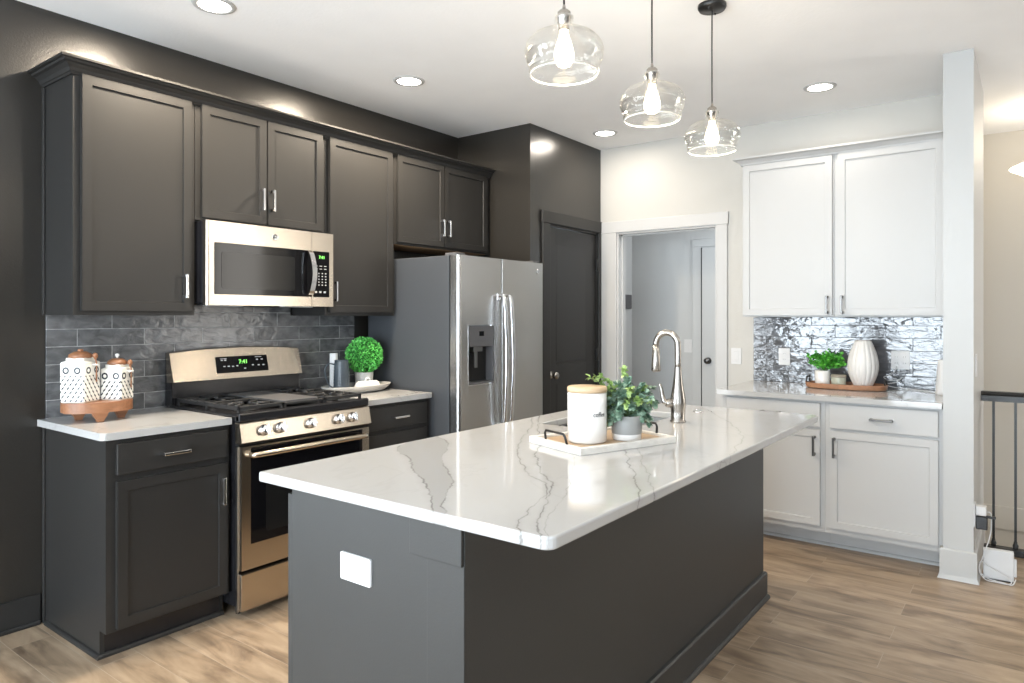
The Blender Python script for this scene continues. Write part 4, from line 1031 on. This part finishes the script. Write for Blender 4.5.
# ------------------------------------------------------------------ white counter: wood tray with plant, candle, vase
wt = thing('wood_tray', 'oval toffee wood tray with black handles on the white cabinets', 'tray', (4.835, .958, .9142), PI/2)
bm = B()
ov = [(math.cos(2*PI*k/48), math.sin(2*PI*k/48)) for k in range(48)]
def oval(a, b): return [(math.copysign(abs(x)**.7, x)*a, math.copysign(abs(y)**.8, y)*b) for x, y in ov]
ra = [[bm.verts.new((x, y, z)) for x, y in oval(a, b)] for a, b, z in ((.222, .108, 0), (.236, .122, .006), (.240, .126, .034), (.233, .119, .035), (.228, .114, .010))]
for A, Bq in zip(ra, ra[1:]):
    for i in range(48): bm.faces.new((A[i], A[(i+1) % 48], Bq[(i+1) % 48], Bq[i])).smooth = False
bm.faces.new(ra[0][::-1]); bm.faces.new(ra[-1]); fin('tray_body', bm, 'traywood', wt)
for s in (-1, 1):
    bm = B(); x = s*.228; tube(bm, [(x, -.040, .030), (x, -.040, .062), (x, -.034, .068), (x, .034, .068), (x, .040, .062), (x, .040, .030)], .0045, 8); fin('handle', bm, 'railblack', wt)
WZ = .9142+.0105
vs_ = thing('ribbed_vase', 'tall white ribbed oval vase on the wood tray', 'vase', (4.860, .862, WZ))
bm = B(); vp = [(0, 0), (.046, 0)]+[(.046+.044*math.sin(PI*(z/.300)**.92), z) for z in [.300*k/24 for k in range(1, 24)]]
vp += [(.044, .300), (.038, .298), (.038, .27), (0, .26)]
lathe(bm, vp, n=128, fl=lambda a: 1-.055*abs(math.sin(a*8))**.5*0-.05*(1-abs(math.sin(a*8)))**2)
fin('vase_body', bm, 'ceramic_m', vs_)
cd = thing('candle_jar', 'sage candle jar with grey lid between plant and ribbed vase', 'candle', (4.835, 1.000, WZ))
bm = B(); lathe(bm, [(0, 0), (.040, 0), (.043, .004), (.043, .062), (.041, .064), (0, .064)], n=32); fin('jar', bm, 'sage', cd)
bm = B(); lathe(bm, [(.0435, .060), (.0455, .062), (.0455, .074), (.043, .077), (0, .077)], n=32); fin('lid', bm, 'red', cd)
pp_ = thing('potted_plant', 'small green leafy plant in white cup on the wood tray', 'plant', (4.835, 1.098, WZ))
bm = B(); lathe(bm, [(0, 0), (.042, 0), (.045, .004), (.047, .100), (.044, .101), (.042, .085), (0, .085)], n=32); fin('pot', bm, 'ceramic', pp_)
bm = B(); bs = B()
for i in range(60):
    a = random.uniform(0, 2*PI); r = random.random()**.6*.10; tp = Vector((math.cos(a)*r*.75, math.sin(a)*r*1.15-.018, .145+random.uniform(-.02, .085)*(1.1-r*4)))
    base = Vector((math.cos(a)*.015, math.sin(a)*.015, .085)); pts = smooth_pts([base, (base+tp)/2+Vector((0, 0, .025)), tp], 4); tube(bs, pts, .001, 5, caps=False)
    for j in range(3, len(pts)):
        for _ in range(3): leaf(bm, pts[j], rv()+Vector((0, 0, .3)), rv(), random.uniform(.016, .026), random.uniform(.014, .020), curl=.3)
fin('foliage', bm, 'ivy', pp_, False); fin('stems', bs, 'stem', pp_)
ap = thing('white_plastic_stand', 'tapered white stand on white countertop against the wing wall', 'stand', (4.80, .425, .9142))
bm = B(); lathe(bm, [(0, 0), (.036, 0), (.039, .004), (.038, .02), (.030, .13), (.026, .20), (.024, .205), (0, .205)], n=28); fin('stand_body', bm, 'plastic_w', ap)
bm = B()
tube(bm, smooth_pts([(5.050, .70, 1.055), (5.030, .705, 1.03), (5.02, .73, 1.00), (5.025, .77, .985), (5.03, .74, .965), (5.02, .68, .975), (5.03, .66, .99), (5.02, .70, .955), (5.00, .76, .940), (4.99, .70, .925), (4.98, .60, .9185), (4.90, .50, .9185), (4.85, .462, .9185)], 6), .0026, 6)
tag(fin('loose_cable', bm, 'plastic_w'), 'white looped cord hanging from the wide outlet plate beside the vase', 'cord')

# ------------------------------------------------------------------ pendants, recessed lights, stair lamp
def pendant(x, y, lab):
    t = thing('pendant_light', lab, 'pendant light', (x, y, CZ), 0, 'glass pendants over the island')
    bm = B(); lathe(bm, [(0, 0), (.062, 0), (.062, -.012), (.056, -.022), (.010, -.026), (0, -.026)], n=36)
    for s in (-1, 1): lathe(bm, [(0, -.030), (.004, -.030), (.005, -.022)], s*.038, 0, 10)
    fin('canopy', bm, 'railblack', t)
    bm = B(); zt = -CZ+2.310
    pts = [(0, 0, -.02), (.0015, .001, -.15), (-.001, 0, -.30), (0, 0, zt)]; tube(bm, smooth_pts(pts, 5), .0032, 8); fin('cord', bm, 'railblack', t)
    bm = B(); lathe(bm, [(.004, zt+.012), (.006, zt), (.014, zt-.004), (.020, zt-.010), (.020, zt-.020), (.023, zt-.022), (.023, zt-.028), (.0205, zt-.031), (.0205, zt-.046), (.017, zt-.050), (.017, zt-.066), (0, zt-.066)], n=28); fin('socket', bm, 'nickel', t)
    z0 = zt-.020
    prof = [(.024, z0), (.029, z0-.004), (.030, z0-.014), (.027, z0-.024), (.028, z0-.034), (.040, z0-.044), (.070, z0-.052), (.098, z0-.066), (.115, z0-.086), (.1215, z0-.108), (.1195, z0-.126), (.114, z0-.142), (.107, z0-.150), (.1085, z0-.156), (.107, z0-.168), (.104, z0-.177)]
    inner = [(r-.0025, z+.0008) for r, z in prof[::-1]]
    bm = B(); lathe(bm, prof+inner, n=64); sh = fin('glass_shade', bm, 'glass', t)
    bm = B(); lathe(bm, [(.1015, z0-.175), (.1045, z0-.1775), (.1035, z0-.181), (.1005, z0-.180), (.1015, z0-.175)], n=64); fin('rim', bm, 'glassrim', sh)
    bm = B(); zb = zt-.064
    lathe(bm, [(.013, zb), (.0135, zb-.012), (.017, zb-.026), (.026, zb-.052), (.0305, zb-.074), (.029, zb-.092), (.019, zb-.108), (0, zb-.113)], n=28); fin('bulb', bm, 'bulb', t)
    l = bpy.data.lights.new('pendant_glow', 'POINT'); l.energy = 4; l.color = (1, .88, .72); l.shadow_soft_size = .035
    lo_ = bpy.data.objects.new('pendant_glow', l); lo_.location = (x, y, 2.09); C.objects.link(lo_)
    return t
pendant(1.789, 1.143, 'nearest clear glass pendant light above the island, leftmost of three')
pendant(2.400, 1.143, 'middle clear glass pendant light of the three above the island')
pendant(3.009, 1.143, 'farthest glass pendant light above the island, with visible black ceiling canopy')
def can_light(x, y, lab, pw=17, col=(1, .90, .78)):
    t = thing('recessed_light', lab, 'ceiling light', (x, y, CZ), 0, 'recessed ceiling lights')
    bm = B(); lathe(bm, [(.068, -.001), (.070, -.006), (.090, -.004), (.093, 0), (.068, 0)], n=40); fin('trim_ring', bm, 'trimwhite', t)
    bm = B(); lathe(bm, [(.068, -.003), (0, -.003)], n=32); fin('diffuser', bm, 'can', t)
    area('can_beam', (x, y, CZ-.012), (0, 0, 0), .13, .13, pw, col, 180, 'DISK')
can_light(1.679, 2.915, 'recessed ceiling light above the left dark cabinets, nearest the camera', 34, (1, .85, .66))
can_light(2.907, 2.936, 'recessed ceiling light above the cabinet between microwave and refrigerator', 38, (1, .85, .66))
can_light(4.616, 2.583, 'recessed ceiling light in front of the pantry door', 5)
can_light(4.471, 1.029, 'recessed ceiling light in front of the white wall cabinets', 3)
can_light(2.4, -1.1, 'added unseen recessed fill light over the open side of the room, away from the stairs', 5)  # added out of view to brighten the right-hand floor
can_light(4.0, -1.1, 'added unseen recessed fill light over the open side of the room, by the stairs', 9)  # second added lamp out of view, same floor fill
sl = thing('ceiling_lamp', 'lit frosted glass bowl lamp above the stairs at the right edge', 'lamp', (5.76, -.09, CZ))
bm = B(); lathe(bm, [(0, 0), (.06, 0), (.05, -.02), (0, -.02)], n=24); cyl(bm, (0, 0, 0), (0, 0, -.36), .008); fin('stem', bm, 'nickel', sl)
bm = B(); lathe(bm, [(0, -.345), (.10, -.355), (.17, -.372), (.215, -.392), (.222, -.400), (.215, -.408), (.18, -.425), (.13, -.455), (.07, -.485), (0, -.495)], n=48); fin('glass_bowl', bm, 'bowl', sl)
l = bpy.data.lights.new('lamp_glow', 'POINT'); l.energy = 4; l.color = (1, .86, .66); l.shadow_soft_size = .15
o = bpy.data.objects.new('lamp_glow', l); o.location = (5.76, -.09, 2.56); C.objects.link(o)

# ------------------------------------------------------------------ railing, hall panel, router
rl = thing('stair_railing', 'black metal stair railing with slim balusters right of the wing wall', 'railing', (4.93, .243, 0))
bm = B(); prism(bm, [(-.030, .882), (.030, .882), (.030, .915), (.034, .925), (.028, .938), (-.028, .938), (-.034, .925), (-.030, .915)], -3.6, 0)
bmesh.ops.transform(bm, matrix=Matrix(((1, 0, 0, 0), (0, 0, 1, 0), (0, 1, 0, 0), (0, 0, 0, 1))), verts=bm.verts[:]); fin('handrail', bm, 'railblack', rl)
bm = B(); box(bm, -.03, -3.6, 0, .03, 0, .038, .004); fin('shoe_rail', bm, 'railblack', rl)
for i in range(34):
    y = -.059-i*.104
    bm = B(); box(bm, -.0065, y-.0065, .038, .0065, y+.0065, .883); box(bm, -.0125, y-.0125, .038, .0125, y+.0125, .052, .002)
    lathe(bm, [(.015, .052), (.0135, .062), (.010, .070), (.009, .080)], 0, y, 12); fin('baluster', bm, 'railblack', rl)
hp_ = thing('wall_control_panel', 'dark grey square panel on the left wall of the hall', 'panel', (5.78, 3.064, 1.515))
bm = B(); box(bm, -.17, -.022, -.066, .17, 0, .066, .002); fin('panel_face', bm, 'plastic_g', hp_)
bm = B(); box(bm, -.12, -.024, .0, -.02, -.022, .04); fin('panel_screen', bm, 'glassblack', hp_)
rt = thing('wifi_router', 'white upright router box on the floor beside the wing wall', 'router', (4.425, .145, 0), math.radians(-86))
bm = B(); box(bm, -.066, -.018, .004, .066, .018, .158, .005); box(bm, .066, -.010, .03, .078, .010, .12, .003); fin('router_case', bm, 'plastic_w', rt)
bm = B(); box(bm, -.06, -.022, 0, .062, .022, .004); fin('router_foot', bm, 'plastic_k', rt)
ad = thing('power_adapter', 'black and white plug adapters in the low wing wall outlet', 'adapter', (4.345, .2372, .345))
bm = B(); box(bm, -.024, -.045, .000, .024, 0, .048, .004); fin('white_plug', bm, 'plastic_w', ad)['label'] = 'white plug'
bm = B(); box(bm, -.028, -.050, -.070, .028, 0, -.004, .004); box(bm, -.010, -.085, -.012, .012, -.040, -.000, .003); fin('black_plug', bm, 'plastic_k', ad)['label'] = 'black plug'
bm = B()
tube(bm, smooth_pts([(4.345, .1912, .365), (4.345, .172, .352), (4.34, .176, .25), (4.35, .205, .14), (4.36, .225, .06), (4.36, .20, .012), (4.36, .15, .006), (4.36, .10, .006), (4.37, .09, .02), (4.375, .13, .05), (4.37, .19, .08), (4.36, .218, .10), (4.365, .222, .05), (4.37, .19, .015), (4.37, .12, .006), (4.36, .085, .006), (4.385, .07, .03)], 6), .0026, 6)
tag(fin('charging_cable', bm, 'plastic_w'), 'white cable looping from the low outlet to the floor router', 'cable')
